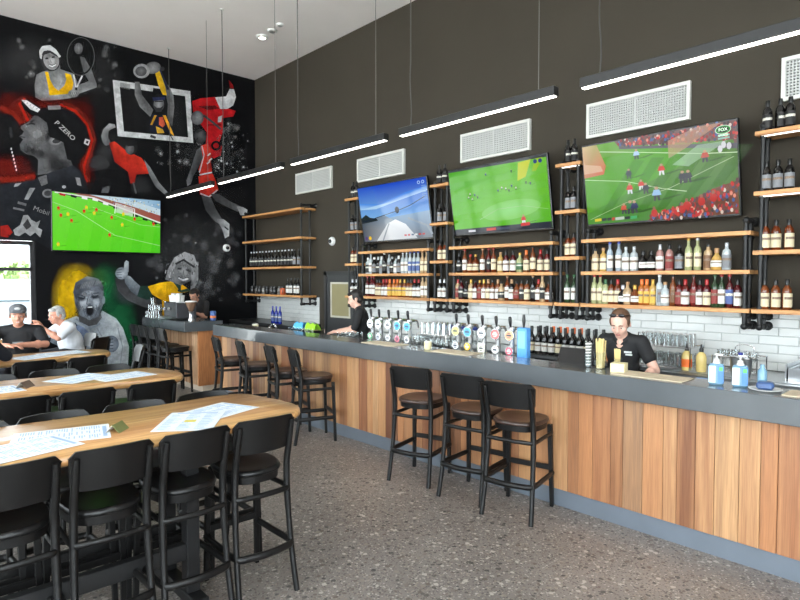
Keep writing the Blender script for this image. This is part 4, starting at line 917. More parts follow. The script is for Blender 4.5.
part('tray', MB().lathe([(.05,0),(.085,.008),(.09,.014),(.082,.014),(.05,.006)],20), M_white, t, smooth=40)
part('wipes_pack', MB().box(-.045,.045,-.04,.04,.010,.055), mat('pack_navy', (60,84,126), .35), t, bevel=.012); part('clear_bottle', MB().lathe([(.022,.01),(.026,.02),(.026,.11),(.012,.13),(.012,.15)],12,(-.02,.05,0)), M_blueg, t, smooth=40)
M_mat = mat('cream_bar_mat', (206,190,164), .7, var=.1, vscale=30)
for x0, x1, l in ((-1.98, -1.50, 'beside the straws'), (-.95, -.45, 'beside the wipes tray'), (-3.75, -3.30, 'in front of the taps beside the wine'), (-4.75, -4.25, 'in front of the taps beside the barman')):
    tag(part('bar_mat', MB().box(x0, x1, 3.86, 4.08, Z, Z+.006), M_mat, None, bevel=.002), 'cream bar mat on the grey bar top '+l, 'bar mat', 'bar mats')
def straws(x, y, n, h, r, col, label, strip=None, holder=True):
    t = thing('straw_holder', label, 'straw holder', (x, y, Z)); rr = random.Random(int(h*1000))
    if holder: part('holder', MB().lathe([(r,0),(r+.004,.004),(r+.006,h*.55),(r+.004,h*.55),(r,.006)],14,cap1=False), M_clr, t, smooth=40)
    for k in range(n):
        a, q = rr.uniform(0,6.28), rr.uniform(0,r*.8); b = (q*math.cos(a), q*math.sin(a))
        part('straw', MB().cyl((b[0],b[1],.006),(b[0]*1.35,b[1]*1.35,h*rr.uniform(.9,1.0)),.0045,n=6), col, t)
M_st = mat('paper_straw', (226,202,140), .7); M_nap = mat('napkin_cream', (228,216,172), .8)
straws(-2.15, 4.03, 34, .23, .042, M_st, 'clear holder crowded with tall cream paper straws')
straws(-2.03, 4.06, 14, .16, .026, M_st, 'clear holder with short cream straws')
def striped():
    m = mat('striped_straw', (228,226,220), .6); nt = m.node_tree; w = nt.nodes.new('ShaderNodeTexWave'); w.wave_type = 'BANDS'; w.bands_direction = 'Z'; w.inputs['Scale'].default_value = 14; w.inputs['Distortion'].default_value = 0
    tc = nt.nodes.new('ShaderNodeTexCoord'); nt.links.new(tc.outputs['Object'], w.inputs['Vector']); rp = nt.nodes.new('ShaderNodeValToRGB'); rp.color_ramp.interpolation = 'CONSTANT'
    rp.color_ramp.elements[0].color = lin((226,224,218))+(1,); rp.color_ramp.elements[1].position = .6; rp.color_ramp.elements[1].color = lin((40,38,40))+(1,)
    nt.links.new(w.outputs['Fac'], rp.inputs[0]); nt.links.new(rp.outputs[0], nt.nodes['Principled BSDF'].inputs['Base Color']); return m
straws(-2.25, 4.03, 14, .20, .024, striped(), 'clear holder with black and white striped straws')
t = thing('napkin_block', 'stack of cream napkins in front of the short straws', 'napkins', (-1.985, 3.99, Z), .2)
for k in range(6): part('napkin', MB().box(-.048,.048,-.048,.048,k*.011,k*.011+.010), mat('napkin_cream', (228,216,172), .8), t)
t = thing('tablet', 'black point-of-sale tablet tilted towards the barmaid', 'tablet', (-2.50, 4.24, .80), .15)
part('screen_case', MB().box(-.15,.15,-.008,.008,0,.20), mat('tablet_black', (22,22,24), .3), t, rot=(-.55,0,0), bevel=.004, loc=(0,.0,.21)); part('stand', MB().box(-.05,.05,.0,.10,0,.012).box(-.02,.02,.03,.05,.012,.26), M_black, t)
t = thing('card_terminal', 'small grey card terminal on the service bench near the tablet', 'card terminal', (-2.72, 4.46, .80), -.4); part('body', MB().box(-.04,.04,-.08,.08,0,.19), mat('terminal_grey', (66,70,78), .4), t, bevel=.008); part('screen', MB().box(-.032,.032,-.081,-.08,.12,.175), mat('terminal_screen', (130,150,166), .2), t)
def can(x, y, r, h, col, label, z=Z):
    t = thing('cup', label, 'cup', (x,y,z)); part('cup_body', MB().lathe([(r*.85,0),(r,.01),(r,h),(r*.9,h),(r*.85,.012)],16,cap1=False), mat('cup_%d_%d_%d' % col, col, .45), t, smooth=40); part('rim', MB().lathe([(r,h-.004),(r+.003,h),(r,h+.003)],16,cap0=False,cap1=False), M_white, t)
can(-3.86, 3.95, .036, .075, (226,214,170), 'cream cup on the bar top in front of the tap rack')
can(-7.72, 4.28, .045, .09, (206,196,160), 'cream tub on the bench at the left bar end', 1.0)
t = thing('chrome_mixer', 'chrome mixer tap lying over the bench at the bar end', 'tap', (-7.35, 4.3, 1.0)); part('body', MB().lathe([(.03,0),(.03,.05),(.02,.07)],12), M_chrome, t, smooth=40); part('spout', MB().tube(curve3([(0,0,.06),(.06,0,.11),(.14,0,.11),(.19,0,.07)],4),.012,8), M_chrome, t, smooth=60)
for k, (x, c, l) in enumerate(((-6.62, (86,176,226), 'blue'), (-6.34, (150,214,40), 'lime green'))):
    mb = MB(); n = 8
    vs = [(-.11+.22*i/n+.01*math.sin(j*2.1), -.06+.12*j/n, .05+.05*math.exp(-((j-4)/2.6)**2)*(1+.25*math.sin(i*1.7+k))-.04*(abs(j-4)/4)**2) for j in range(n+1) for i in range(n+1)]
    mb.add(vs+[(a,b,c2-.006) for a,b,c2 in vs], [(j*(n+1)+i,j*(n+1)+i+1,(j+1)*(n+1)+i+1,(j+1)*(n+1)+i) for j in range(n) for i in range(n)]+[((n+1)**2+j*(n+1)+i,(n+1)**2+j*(n+1)+i+1,(n+1)**2+(j+1)*(n+1)+i+1,(n+1)**2+(j+1)*(n+1)+i) for j in range(n) for i in range(n)])
    tag(part('bar_cloth', mb, mat('cloth_'+l.replace(' ','_'), c, .8, var=.15, vscale=40), None, smooth=60, loc=(x, 4.34, 1.07)), l+' cloth draped over the glass rack at the bar', 'cloth', 'bar cloths')
t = wire_rack((-6.48, 4.34, 1.0), .56, .18, .10, 'low wire rack of glasses under the bar cloths')
glasses(tumb, 'tumbler', 6, lambda k: (-6.70+k*.088, 4.26, 1.0), 'tumbler before the bar cloths', 'tumblers by the bar cloths', cols=6)
for k, x in enumerate((-8.98, -8.86, -8.74)):
    bottle('tall', 'blue', 'blue', 'blue', (x, 5.32, .98), 'cobalt blue bottle on the corner bench, %s from the mural' % ORD[k], 'cobalt bottles on the corner bench', 'water_bottle')
# coffee station
t = thing('coffee_machine', 'dark coffee machine with cups on top on the coffee counter', 'coffee machine', (-9.62, 3.92, 1.1))
part('body', MB().box(-.32,.20,-.12,.22,.0,.26), mat('machine_grey', (74,74,78), .3, .4), t, bevel=.012); part('drip_grid', MB().box(-.32,.20,-.2,-.12,0,.03), M_steel, t); part('top_rail', MB().box(-.32,.20,-.12,.22,.26,.275), M_chrome, t)
for k in range(2): part('group_head', MB().lathe([(.03,.0),(.035,.03),(.02,.05)],12,(-.18+.2*k,-.16,.14)), M_chrome, t, smooth=40)
for k in range(7):
    o = thing('paper_cup', 'white takeaway cup on the coffee machine, %s row, %s from the mural' % (('front','rear')[k//4], ORD[k % 4]), 'cup', (-9.86+(k % 4)*.10, 3.90+.10*(k//4), 1.375), 0, 'takeaway cups on the coffee machine')
    part('cup_wall', MB().lathe([(.03,0),(.042,.13 if k % 2 else .10)],14), M_white, o, smooth=40); part('rim', MB().lathe([(.042,.13 if k % 2 else .10),(.045,.134 if k % 2 else .104),(.03,.136 if k % 2 else .106)],14,cap0=False), mat('cup_rim', (206,206,204), .5), o, smooth=40)
t = thing('coffee_grinder', 'steel coffee grinder with bean hopper beside the coffee machine', 'grinder', (-8.98, 3.86, 1.1))
part('body', MB().lathe([(.05,0),(.05,.02),(.035,.04),(.035,.12),(.045,.14)],14), M_steel, t, smooth=40); part('hopper', MB().lathe([(.03,.14),(.035,.15),(.085,.26),(.085,.29)],16), mat('hopper_brown', (110,84,66), .2), t, smooth=40); part('lid', MB().lathe([(.088,.29),(.088,.305),(.02,.31)],16), M_white, t, smooth=40)
t = thing('snack_pack', 'blue and white snack pack on the end of the coffee counter', 'pack', (-8.72, 4.10, 1.1)); part('pouch', MB().box(-.055,.055,-.03,.03,0,.15), mat('pouch_blue', (70,96,150), .4), t, bevel=.012); part('stripe', MB().box(-.04,.056,-.032,.02,.04,.075), mat('stripe_orange', (220,120,60), .5), t)
t = thing('serving_tray', 'black round serving tray on the coffee counter', 'tray', (-9.18, 3.74, 1.1)); part('base', MB().lathe([(.13,0),(.15,.012),(.142,.012),(.128,.005)],24), MATS['tray_black'], t, smooth=40); part('rim', MB().lathe([(.148,.010),(.152,.014),(.146,.016)],24,cap0=False,cap1=False), M_black, t)
gg = 'upturned glasses stacked on the coffee counter'
for lv, (n, y0) in enumerate(((5, 0), (4, .04), (2, .12))):
    for i in range(n):
        for j in range(2 if lv < 2 else 1):
            o = link('tumbler', tumb, None, (-10.33+i*.085+lv*.045, 3.66+j*.085+lv*.03, 1.1+lv*.112+.11), (PI,0,0)); tag(o, 'upturned tumbler on the coffee counter, %s layer, %s row, %s from the mural' % (('bottom','middle','top')[lv], ('front','rear')[j], ORD[i]), 'glass', gg)
# ---------------------------------------------------------------- the painted end wall
def wall_pt(u, v):
    """sight line through (u, v) met with the plane of the end wall: gives the painted point's height and place on it"""
    d = VW + VR*((u-400)/FPX) - VU*((v-300)/FPX)
    return CAM + d*((WX-CAM.x)/d.x)
def crop(x0, y0, k): return lambda u, v: wall_pt(x0+u/k, y0+v/k)
mural = thing('sports_mural', 'sports mural in grey, red and yellow painted on the black end wall', 'mural', (0,0,0))
_lift = [0.002]
def canvas(x0, y0, k, base=None, step=.00013):
    return Paint(crop(x0, y0, k), (1,0,0), _lift[0] if base is None else base, step)
def done(P, name, label):
    o = P.obj(name, M_wpaint, mural); o['label'] = label; return o
G = lambda x: (x, x, x+2)
rm = random.Random(3)
# sprayed haze and light dots
P = canvas(0, 0, 1, .002, .00004)
for c, rx, ry, g, a in (((30,60),45,30,70,.5),((100,75),30,30,60,.45),((205,150),42,35,60,.5),((200,255),44,50,66,.5),((160,250),40,40,60,.4),((225,215),25,50,50,.35),((175,120),50,30,44,.35),((115,150),30,30,56,.4),((90,240),40,30,40,.3)):
    P.soft(c, rx, ry, G(g), a)
for k in range(120):
    z = rm.choice([(20,60,40,26),(208,130,34,30),(198,250,42,48),(170,262,40,34),(222,150,22,34),(100,70,22,30),(185,150,40,20)])
    P.soft((z[0]+rm.uniform(-1,1)*z[2]*.8, z[1]+rm.uniform(-1,1)*z[3]*.8), *(lambda r: (r,r))(rm.uniform(1,4.5)), G(rm.choice((90,120,150,170))), rm.uniform(.25,.6), k=10)
for k in range(26): P.soft((rm.uniform(185,240), rm.uniform(225,300)), *(lambda r: (r,r))(rm.uniform(3,7)), G(110), .35, k=12)
done(P, 'painted_haze', 'pale sprayed light dots'); _lift[0] = P.h+.001
# tennis player
P = canvas(0, 30, 6)
P.poly([(290,240),(255,252),(218,268),(206,330),(212,405),(250,425),(330,422),(420,410),(475,382),(580,345),(577,320),(548,240),(505,165),(478,160),(500,250),(532,308),(470,330),(440,262),(400,250),(360,235),(358,185),(300,195)], None,
       cols=[G(c) for c in (120,130,110,96,120,150,160,150,150,130,110,100,90,90,90,100,130,120,130,130,110,110)])
P.poly([(300,200),(352,200),(362,245),(375,300),(350,360),(318,320),(292,255)], None, cols=[G(c) for c in (110,90,120,160,170,160,120)])
P.poly([(268,250),(288,252),(300,300),(325,345),(350,365),(385,335),(396,300),(388,258),(425,268),(440,320),(432,360),(405,385),(295,393),(288,340)], None, cols=[(214,166,10),(236,190,20),(226,180,16),(206,150,8),(190,140,6),(200,150,10),(226,180,20),(236,190,20),(226,176,16),(206,156,10),(190,140,8),(214,166,12),(226,180,14),(236,190,20)])
P.ell((300,180), 62, 70, G(40), -20); P.ell((306,182), 46, 60, G(140), -18); P.soft((312,186), 38, 50, G(196), .7, -18); P.soft((280,170), 13, 7, G(70), .6); P.soft((320,162), 12, 7, G(70), .6)
P.poly([(238,168),(234,125),(252,98),(300,92),(335,118),(364,160),(352,168),(318,132),(285,122),(256,134),(248,176)], G(200)); P.poly([(248,150),(262,126),(300,124),(340,150),(352,168),(300,138),(262,150)], G(52))
for c in ((280,172),(318,164)): P.ell(c, 10, 5, G(40), -15)
P.stroke([(294,212),(312,220),(334,208)], 9, G(240)); P.stroke([(292,208),(312,215),(336,203)], 3, G(60)); P.stroke([(300,178),(306,196),(314,194)], 3, G(110))
P.ell((470,112), 26, 34, G(90), mid=G(150)); P.stroke([(483+75*math.cos(t*.2618),160+108*math.sin(t*.2618)) for t in range(24)], 11, G(14), closed=True); P.stroke([(483+82*math.cos(t*.2618),160+114*math.sin(t*.2618)) for t in range(24)], 3, G(96), closed=True)
for k in range(-3,4): P.stroke([(483+k*18,75),(483+k*18,245)], 1.5, G(80), .5)
P.stroke([(440,268),(455,350)], 9, G(206)); P.stroke([(492,276),(457,350)], 9, G(206)); P.stroke([(456,345),(456,400)], 14, G(30)); P.ell((440,382), 32, 24, G(120), mid=G(180))
for k in range(4): P.stroke([(418+k*12,372),(430+k*12,400)], 3, G(80))
done(P, 'painted_tennis_player', 'smiling tennis player in visor and yellow top holding a racket')
# man in a cap drinking, red glow
P = canvas(0, 100, 4)
RD = (120,22,14)
for c, rx, ry, a in (((60,20),110,60,.6),((20,270),120,60,.7),((335,90),50,110,.55),((345,270),40,100,.5),((200,20),150,40,.5),((20,520),60,60,.6),((90,60),60,70,.7)): P.soft(c, rx, ry, RD, a)
P.stroke([(100,-5),(78,15),(100,60),(112,85)], 9, (150,34,20), .8, 16); P.stroke([(240,18),(300,45),(345,95),(368,160),(352,220),(335,265),(345,330)], 7, (150,34,20), .8, 20); P.stroke([(0,30),(50,55),(85,95)], 8, (150,34,20), .7, 14); P.stroke([(0,320),(70,318),(140,305)], 7, (150,34,20), .7, 16)
P.poly([(0,52),(48,62),(74,95),(84,130),(74,168),(35,192),(0,202)], G(16)); P.stroke([(40,110),(46,150)], 12, G(60), .8)
P.poly([(140,58),(128,72),(108,92),(84,104),(84,116),(95,126),(88,138),(76,146),(92,158),(78,178),(82,200),(102,216),(135,224),(152,240),(150,300),(210,292),(290,262),(262,190),(230,120),(190,70)], G(84))
P.soft((150,140), 46, 50, G(140), .7); P.soft((104,108), 14, 16, G(150), .6); P.soft((112,200), 34, 26, G(56), .7); P.soft((160,215), 40, 22, G(50), .7, 20); P.soft((215,250), 40, 50, G(56), .8); P.soft((180,265), 18, 40, G(120), .5); P.soft((250,275), 50, 40, G(24), .8); P.soft((128,86), 16, 7, G(40), .8, -30); P.soft((200,130), 16, 40, G(30), .7, 20)
P.stroke([(108,100),(125,94),(138,98)], 6, G(30)); P.stroke([(78,147),(100,150)], 4, G(40)); P.ell((225,162), 32, 19, G(96), -12, mid=G(170)); P.ell((226,164), 18, 10, G(50), -12)
for k in range(26): P.stroke([(95+rm.uniform(0,75),160+rm.uniform(0,50)), (100+rm.uniform(0,75),166+rm.uniform(0,50))], 1.5, G(rm.choice((40,60,120))), .5)
P.poly([(82,2),(95,40),(128,62),(150,64),(186,92),(198,148),(252,170),(268,238),(312,254),(342,212),(358,165),(345,105),(295,52),(235,26),(165,36),(112,-2)], G(17)); P.poly([(84,0),(106,2),(160,38),(150,50),(120,38)], G(206))
for k in range(5): P.stroke([(92+k*13,10+k*7),(98+k*13,4+k*7)], 2, G(60))
P.poly([(190,24),(240,22),(242,38),(192,40)], G(150), .8); P.poly([(340,155),(360,162),(352,184),(334,174)], G(190)); P.poly([(345,163),(354,166),(350,176),(341,172)], G(30))
P.poly([(0,338),(130,322),(205,288),(290,262),(322,282),(345,330),(352,372),(205,372),(205,600),(135,560),(0,556)], None, cols=[(30,32,38)]*2+[(40,42,48)]*2+[(24,26,30)]*7)
P.poly([(150,310),(185,300),(190,335),(165,345)], G(110), .7); P.poly([(300,310),(318,312),(325,345),(308,340)], G(150), .8); P.poly([(118,352),(140,352),(112,400),(96,398)], G(130)); P.poly([(60,335),(86,332),(70,346),(54,348)], G(150))
P.ell((190,374), 22, 18, G(120)); P.ell((190,374), 15, 11, G(60)); P.ell((255,348), 8, 6, G(150))
P.poly([(52,520),(80,500),(92,462),(110,460),(125,480),(145,490),(160,482),(150,510),(168,520),(160,550),(140,530),(120,545),(100,530),(75,545),(58,540)], G(150), .85); P.poly([(90,500),(110,475),(125,505),(105,520)], G(50), .8); P.stroke([(70,410),(104,420)], 10, G(120), .8); P.stroke([(52,432),(96,442)], 8, G(130), .8)
for k in range(7): P.ell((44+k*3.4,196+k*14), 3, 5, G(200), k=8)
P.poly([(0,505),(30,500),(50,530),(30,550),(0,545)], (150,30,24), .8)
capman = done(P, 'painted_driver', 'man in a black cap drinking, outlined in red')
def lettering(txt, u0, v0, u1, v1, size, col, where):
    a, b = wall_pt(u0, v0), wall_pt(u1, v1); d = b-a
    o = link('painted_lettering', text_mesh(txt, size, mat('letter_%d' % col, (col,)*3, .7)), mural, (WX+_lift[0]+.016, (a.y+b.y)/2, (a.z+b.z)/2)); o.rotation_euler = Matrix(((0,0,1),(1,0,0),(0,1,0))).to_4x4().to_euler()
    ang = math.atan2(d.z, d.y); o.rotation_euler = (Matrix(((0,0,1),(1,0,0),(0,1,0))) @ Matrix.Rotation(ang, 3, 'Z')).to_euler(); o['label'] = 'pale painted lettering on the dark '+where
lettering('P ZERO', 54, 121, 75, 141, .105, 190, 'cap'); lettering('Mobil', 33, 208, 49, 214, .10, 130, 'suit')
# man lifting a trophy inside the backboard
P = canvas(90, 50, 4)
P.poly([(90,120),(400,165),(412,372),(110,345)], G(196)); P.poly([(118,148),(380,185),(392,350),(135,326)], G(20)); 
for k in range(9): P.stroke([(140,195+k*9),(215+rm.uniform(-30,5),203+k*9)], 2, G(70), .6); P.stroke([(335,215+k*12),(365,219+k*12)], 2, G(70), .6)
P.stroke([(250,165),(300,172)], 26, G(20)); P.poly([(120,130),(160,138),(158,160),(120,152)], G(150), .5)
P.poly([(178,128),(197,128),(207,180),(252,240),(240,268),(198,228),(178,180)], None, cols=[G(c) for c in (120,90,80,110,120,140,130)])
P.poly([(285,110),(318,150),(333,185),(336,230),(328,305),(306,292),(310,215),(298,160)], None, cols=[G(c) for c in (110,110,120,110,90,60,80,90)])
P.poly([(248,255),(275,262),(302,255),(322,300),(338,345),(300,325),(265,335),(238,328),(238,280)], (24,28,44)); P.poly([(256,262),(266,262),(248,300),(240,300)], (206,150,40)); P.poly([(290,262),(302,262),(336,345),(322,335)], (226,160,40)); P.poly([(275,270),(290,268),(300,300),(290,310),(275,300)], (206,90,60)); P.poly([(262,305),(290,318),(296,332),(268,334)], (206,160,50))
P.ell((274,212), 28, 36, G(28)); P.ell((274,218), 21, 29, G(90), mid=G(150)); P.poly([(254,222),(262,248),(284,248),(294,222),(280,232),(266,232)], G(50)); P.stroke([(258,206),(290,206)], 5, G(50)); P.poly([(248,190),(300,188),(298,200),(252,204)], (40,46,80))
P.poly([(254,72),(272,70),(300,150),(306,182),(290,180),(272,140)], (214,170,30)); P.poly([(272,72),(284,84),(318,160),(306,160)], (34,38,60)); P.ell((250,72), 32, 24, G(96), -10, mid=G(150)); P.ell((205,85), 33, 29, G(150), mid=G(196)); P.ell((203,86), 23, 20, G(76), mid=G(110)); P.ell((288,76), 9, 9, G(50))
P.stroke([(240,344),(262,352)], 10, G(50)); P.stroke([(318,338),(332,362)], 4, G(40))
done(P, 'painted_trophy_player', 'player in dark striped guernsey lifting a trophy, framed by a white backboard')
# bowler in red
P = canvas(90, 50, 4)
P.soft((20,460), 60, 60, G(60), .7); P.soft((200,540), 60, 50, G(70), .5); P.soft((60,410), 40, 50, G(76), .6)
P.poly([(-20,490),(60,476),(130,480),(160,520),(165,580),(150,610),(-10,610)], G(14), .95); P.poly([(-10,440),(30,420),(60,430),(80,460),(60,480),(0,470)], G(60), .7)
P.poly([(44,345),(52,318),(76,294),(98,298),(102,310),(84,318),(74,325),(72,350),(84,376),(62,384),(50,370)], None, cols=[G(c) for c in (120,140,160,170,150,140,110,90,100,100,110)])
P.poly([(76,372),(98,366),(140,400),(205,432),(248,494),(184,498),(178,532),(160,534),(152,488),(98,448)], None, cols=[(150,30,20),(206,56,36),(196,46,30),(206,56,36),(186,44,28),(150,30,22),(140,28,20),(150,30,20),(170,36,24),(140,26,18)])
P.poly([(215,438),(240,470),(275,530),(312,572),(298,578),(262,548),(236,500)], None, cols=[G(c) for c in (120,130,120,140,110,90,100)]); P.ell((164,390), 26, 30, G(34)); P.ell((158,396), 18, 22, G(70), mid=G(110)); P.poly([(140,372),(160,360),(188,368),(186,382),(150,386)], G(22)); P.poly([(50,548),(82,544),(72,572),(44,572)], G(110), .7); P.stroke([(172,530),(184,575)], 6, G(80))
done(P, 'painted_bowler', 'bowler in red with one arm raised')
# red bull head and basketball player
P = canvas(90, 50, 4)
RB = (178,22,28)
P.poly([(408,205),(440,194),(500,188),(522,225),(582,244),(572,266),(532,272),(528,335),(516,368),(527,388),(522,422),(494,434),(470,418),(462,380),(466,330),(440,295),(412,252)], None, cols=[(150,20,24)]+[RB]*14+[(130,16,20)])
P.ell((503,383), 20, 20, G(14)); P.ell((503,383), 11, 11, RB); P.poly([(500,190),(543,186),(558,156),(575,158),(583,188),(572,222),(548,236),(520,236)], G(206)); P.poly([(554,120),(570,140),(574,156),(559,152)], (150,20,24)); P.poly([(512,268),(528,262),(524,288),(510,290)], G(180)); P.poly([(430,226),(500,222),(520,236),(470,240)], (120,14,18), .8)
P.stroke([(470,300),(524,300)], 5, (110,12,16))
P.soft((550,420), 70, 70, G(60), .4)
for k in range(40): P.soft((rm.uniform(500,632), rm.uniform(320,500)), *(lambda r: (r,r))(rm.uniform(2,9)), G(rm.choice((110,150,190))), .6, k=10)
done(P, 'painted_bull_emblem', 'red bull head emblem with white horn')
P = canvas(90, 50, 4, P.h)
P.ell((428,272), 26, 28, G(76), mid=G(140)); P.stroke([(452,262),(490,290),(522,318)], 9, G(60)); P.ell((440,345), 24, 30, G(44), -10, mid=G(96)); P.stroke([(424,330),(446,322)], 7, G(90), .7); P.stroke([(430,352),(424,360)], 4, G(30))
P.poly([(445,385),(425,402),(412,440),(400,480),(384,522),(388,545),(402,536),(412,505),(432,470),(450,430)], None, cols=[G(c) for c in (90,80,60,70,90,120,110,60,50,60)])
P.poly([(442,384),(470,374),(486,412),(482,450),(487,488),(442,505),(432,478),(450,430)], None, cols=[(190,44,32),(206,60,44),(176,36,28),(150,28,22),(170,36,28),(190,44,32),(160,30,24),(190,44,32)]); P.stroke([(446,384),(455,420),(436,490)], 4, G(200), .8); P.stroke([(436,500),(486,490)], 5, G(206), .8)
for q in ((468,424),(474,444),(466,456)): P.stroke([q,(q[0]+12,q[1]-10)], 5, G(206), .9)
P.poly([(432,506),(488,494),(500,520),(512,560),(476,592),(438,578)], None, cols=[(200,50,36),(180,40,30),(190,46,34),(200,52,38),(160,30,24),(180,40,30)]); P.stroke([(440,574),(474,588),(508,560)], 5, G(200), .8)
done(P, 'painted_basketball_player', 'leaping basketball player in red vest and shorts')
P = canvas(130, 130, 3, P.h)
P.poly([(212,196),(240,202),(255,235),(275,268),(272,284),(254,276),(226,242)], None, cols=[G(c) for c in (50,70,60,96,110,60,50)]); P.poly([(240,192),(265,192),(300,215),(330,230),(322,246),(284,228),(256,214)], None, cols=[G(c) for c in (50,60,70,100,80,50,50)])
P.poly([(258,266),(280,268),(297,282),(296,318),(284,325),(276,300)], None, cols=[G(c) for c in (120,150,190,210,190,130)]); P.poly([(318,228),(338,232),(351,240),(348,256),(330,256)], None, cols=[G(c) for c in (130,160,210,200,150)]); P.stroke([(282,290),(294,300)], 4, G(40))
done(P, 'painted_trainers', 'grey legs and white trainers of the leaping player')
# shouting man with gold and green glow
P = canvas(50, 230, 4.286)
YL, GN = (214,172,12), (22,96,56)
P.soft((85,285), 85, 150, YL, .95); P.soft((120,230), 90, 95, YL, .9); P.soft((60,350), 55, 70, YL, .6); P.soft((235,250), 70, 120, GN, .9); P.soft((290,400), 95, 140, GN, .85); P.soft((340,480), 60, 110, GN, .7); P.soft((200,215), 60, 60, (60,110,50), .6)
P.poly([(112,368),(60,388),(10,430),(0,480),(40,500),(100,520),(230,600),(332,600),(338,500),(312,420),(282,378),(222,345),(205,382),(170,400)], None, cols=[(150,156,164),(170,178,184),(150,158,166),(120,130,142),(96,108,124),(120,130,140),(170,174,176),(150,154,158),(160,166,170),(180,186,190),(176,182,186),(150,156,160),(120,126,132),(110,116,124)])
P.poly([(46,456),(112,402),(140,415),(176,448),(200,480),(180,500),(60,502)], None, cols=[(84,98,126),(110,122,146),(96,108,136),(80,92,120),(70,82,108),(76,88,116),(70,82,110)]); P.poly([(80,408),(108,396),(118,410),(90,424)], (60,66,78)); P.stroke([(110,380),(170,425),(215,400)], 8, (110,118,128)); P.stroke([(200,420),(230,470),(240,520)], 5, (120,126,134)); P.stroke([(290,420),(310,500),(300,580)], 5, (130,136,142))
P.poly([(118,350),(212,345),(222,375),(200,405),(165,412),(125,392)], None, cols=[G(c) for c in (60,70,90,70,56,60)])
P.poly([(100,262),(118,228),(168,202),(212,222),(229,262),(226,322),(206,372),(168,386),(128,366),(106,318)], None, cols=[(84,90,100),(90,96,106),(110,116,126),(96,100,110),(84,90,98),(96,100,108),(86,90,98),(104,110,118),(90,96,104),(80,86,94)])
P.soft((148,312), 34, 44, (170,176,184), .9); P.soft((198,308), 26, 44, (164,170,178), .85); P.soft((160,270), 40, 20, (150,156,164), .6); P.soft((118,330), 16, 36, (60,64,72), .6); P.soft((214,345), 16, 26, (60,64,72), .5); P.soft((136,296), 22, 12, (36,40,48), .8); P.soft((192,288), 22, 12, (36,40,48), .8); P.soft((168,372), 26, 12, (140,146,154), .6); P.poly([(98,268),(108,226),(158,198),(206,208),(228,240),(226,262),(206,240),(172,246),(134,268),(112,300)], None, cols=[(56,62,70),(70,76,84),(130,134,140),(110,114,120),(60,64,72),(50,54,62),(80,86,92),(96,100,108),(64,70,78),(50,56,64)])
for k in range(14): P.stroke([(112+k*8,262-k*2.2-abs(k-7)*1.2),(124+k*8,222-k*1.0+abs(k-7)*1.6)], 2.5, G(rm.choice((60,130,150))), .7)
P.ell((170,345), 19, 25, (60,64,72), 8); P.ell((170,346), 14, 19, (18,18,22), 8); P.stroke([(160,331),(180,330)], 5, G(210)); P.stroke([(120,288),(136,294),(150,290)], 6, (34,38,44)); P.stroke([(176,284),(192,288),(206,280)], 6, (34,38,44)); P.stroke([(116,276),(150,284)], 4, (50,54,62)); P.stroke([(176,276),(208,268)], 4, (50,54,62)); P.stroke([(160,290),(156,318),(168,322),(176,316)], 4, (70,76,84)); P.ell((228,300), 7, 18, (110,116,124))
P.stroke([(138,326),(146,350),(150,368)], 3, (70,76,84)); P.stroke([(196,320),(202,344),(194,368)], 3, (70,76,84))
P.ell((262,488), 32, 36, (84,92,104), mid=(140,148,158))
for k in range(4): P.stroke([(242,470+k*13),(270,466+k*14)], 4, (60,68,80))
done(P, 'painted_shouting_man', 'shouting man in grey shirt between gold and green sprays')
# long-haired man with thumb up
P = canvas(50, 230, 4.286, _lift[0]+.002)
for c in ((430,140),(470,160),(460,120),(690,120),(680,230),(650,290),(700,170),(660,60)): P.soft(c, 26, 26, G(110), .45, k=12)
P.soft((330,260), 70, 70, (70,76,84), .6); P.poly([(276,205),(290,260),(330,300),(400,330),(470,345),(480,300),(400,290),(350,250),(320,205)], None, cols=[G(c) for c in (40,60,76,66,50,50,70,60,50)])
P.poly([(318,192),(342,198),(362,220),(390,244),(378,286),(345,262),(320,225)], None, cols=[(110,116,124),(150,156,162),(130,136,144),(96,102,112),(70,76,84),(84,90,98),(96,102,110)])
P.poly([(386,240),(422,238),(440,290),(415,300),(372,284)], (26,52,44)); P.poly([(418,242),(470,226),(528,218),(560,230),(604,262),(545,272),(530,372),(482,374),(478,300),(436,276)], None, cols=[(220,166,12),(232,180,20),(226,172,16),(200,146,8),(190,136,8),(214,160,12),(220,166,12),(206,150,10),(190,136,8),(214,160,10)])
P.poly([(520,215),(560,222),(545,262),(590,250),(605,262),(560,268)], (36,60,50)); P.poly([(512,326),(524,322),(526,342),(514,344)], (200,70,40)); P.stroke([(500,240),(500,360)], 3, (180,130,8), .8)
P.ell((306,186), 27, 26, (110,116,124), mid=(170,176,182)); P.poly([(314,180),(318,140),(326,130),(336,136),(336,180)], None, cols=[(150,156,162),(180,186,190),(196,200,204),(150,156,162),(110,116,124)])
for k in range(4): P.stroke([(284,172+k*10),(306,170+k*11)], 3, (70,76,84))
P.poly([(492,212),(508,160),(532,118),(575,94),(616,108),(634,160),(634,212),(618,250),(600,256),(604,215),(560,238),(520,222)], None, cols=[G(c) for c in (110,130,150,170,150,130,150,120,110,90,100,110)])
P.ell((568,178), 38, 48, G(110), 8); P.soft((574,176), 30, 40, G(176), .8); P.soft((553,166), 13, 7, G(44), .7); P.soft((592,173), 12, 7, G(44), .7); P.soft((570,226), 24, 10, G(50), .7)
for k in range(40):
    x, y = rm.choice([(rm.uniform(494,530),rm.uniform(130,215)),(rm.uniform(604,632),rm.uniform(120,245)),(rm.uniform(530,615),rm.uniform(98,125))]); P.stroke([(x,y),(x+rm.uniform(-7,7),y+rm.uniform(8,20))], 3.5, G(rm.choice((60,90,190,206))), .75)
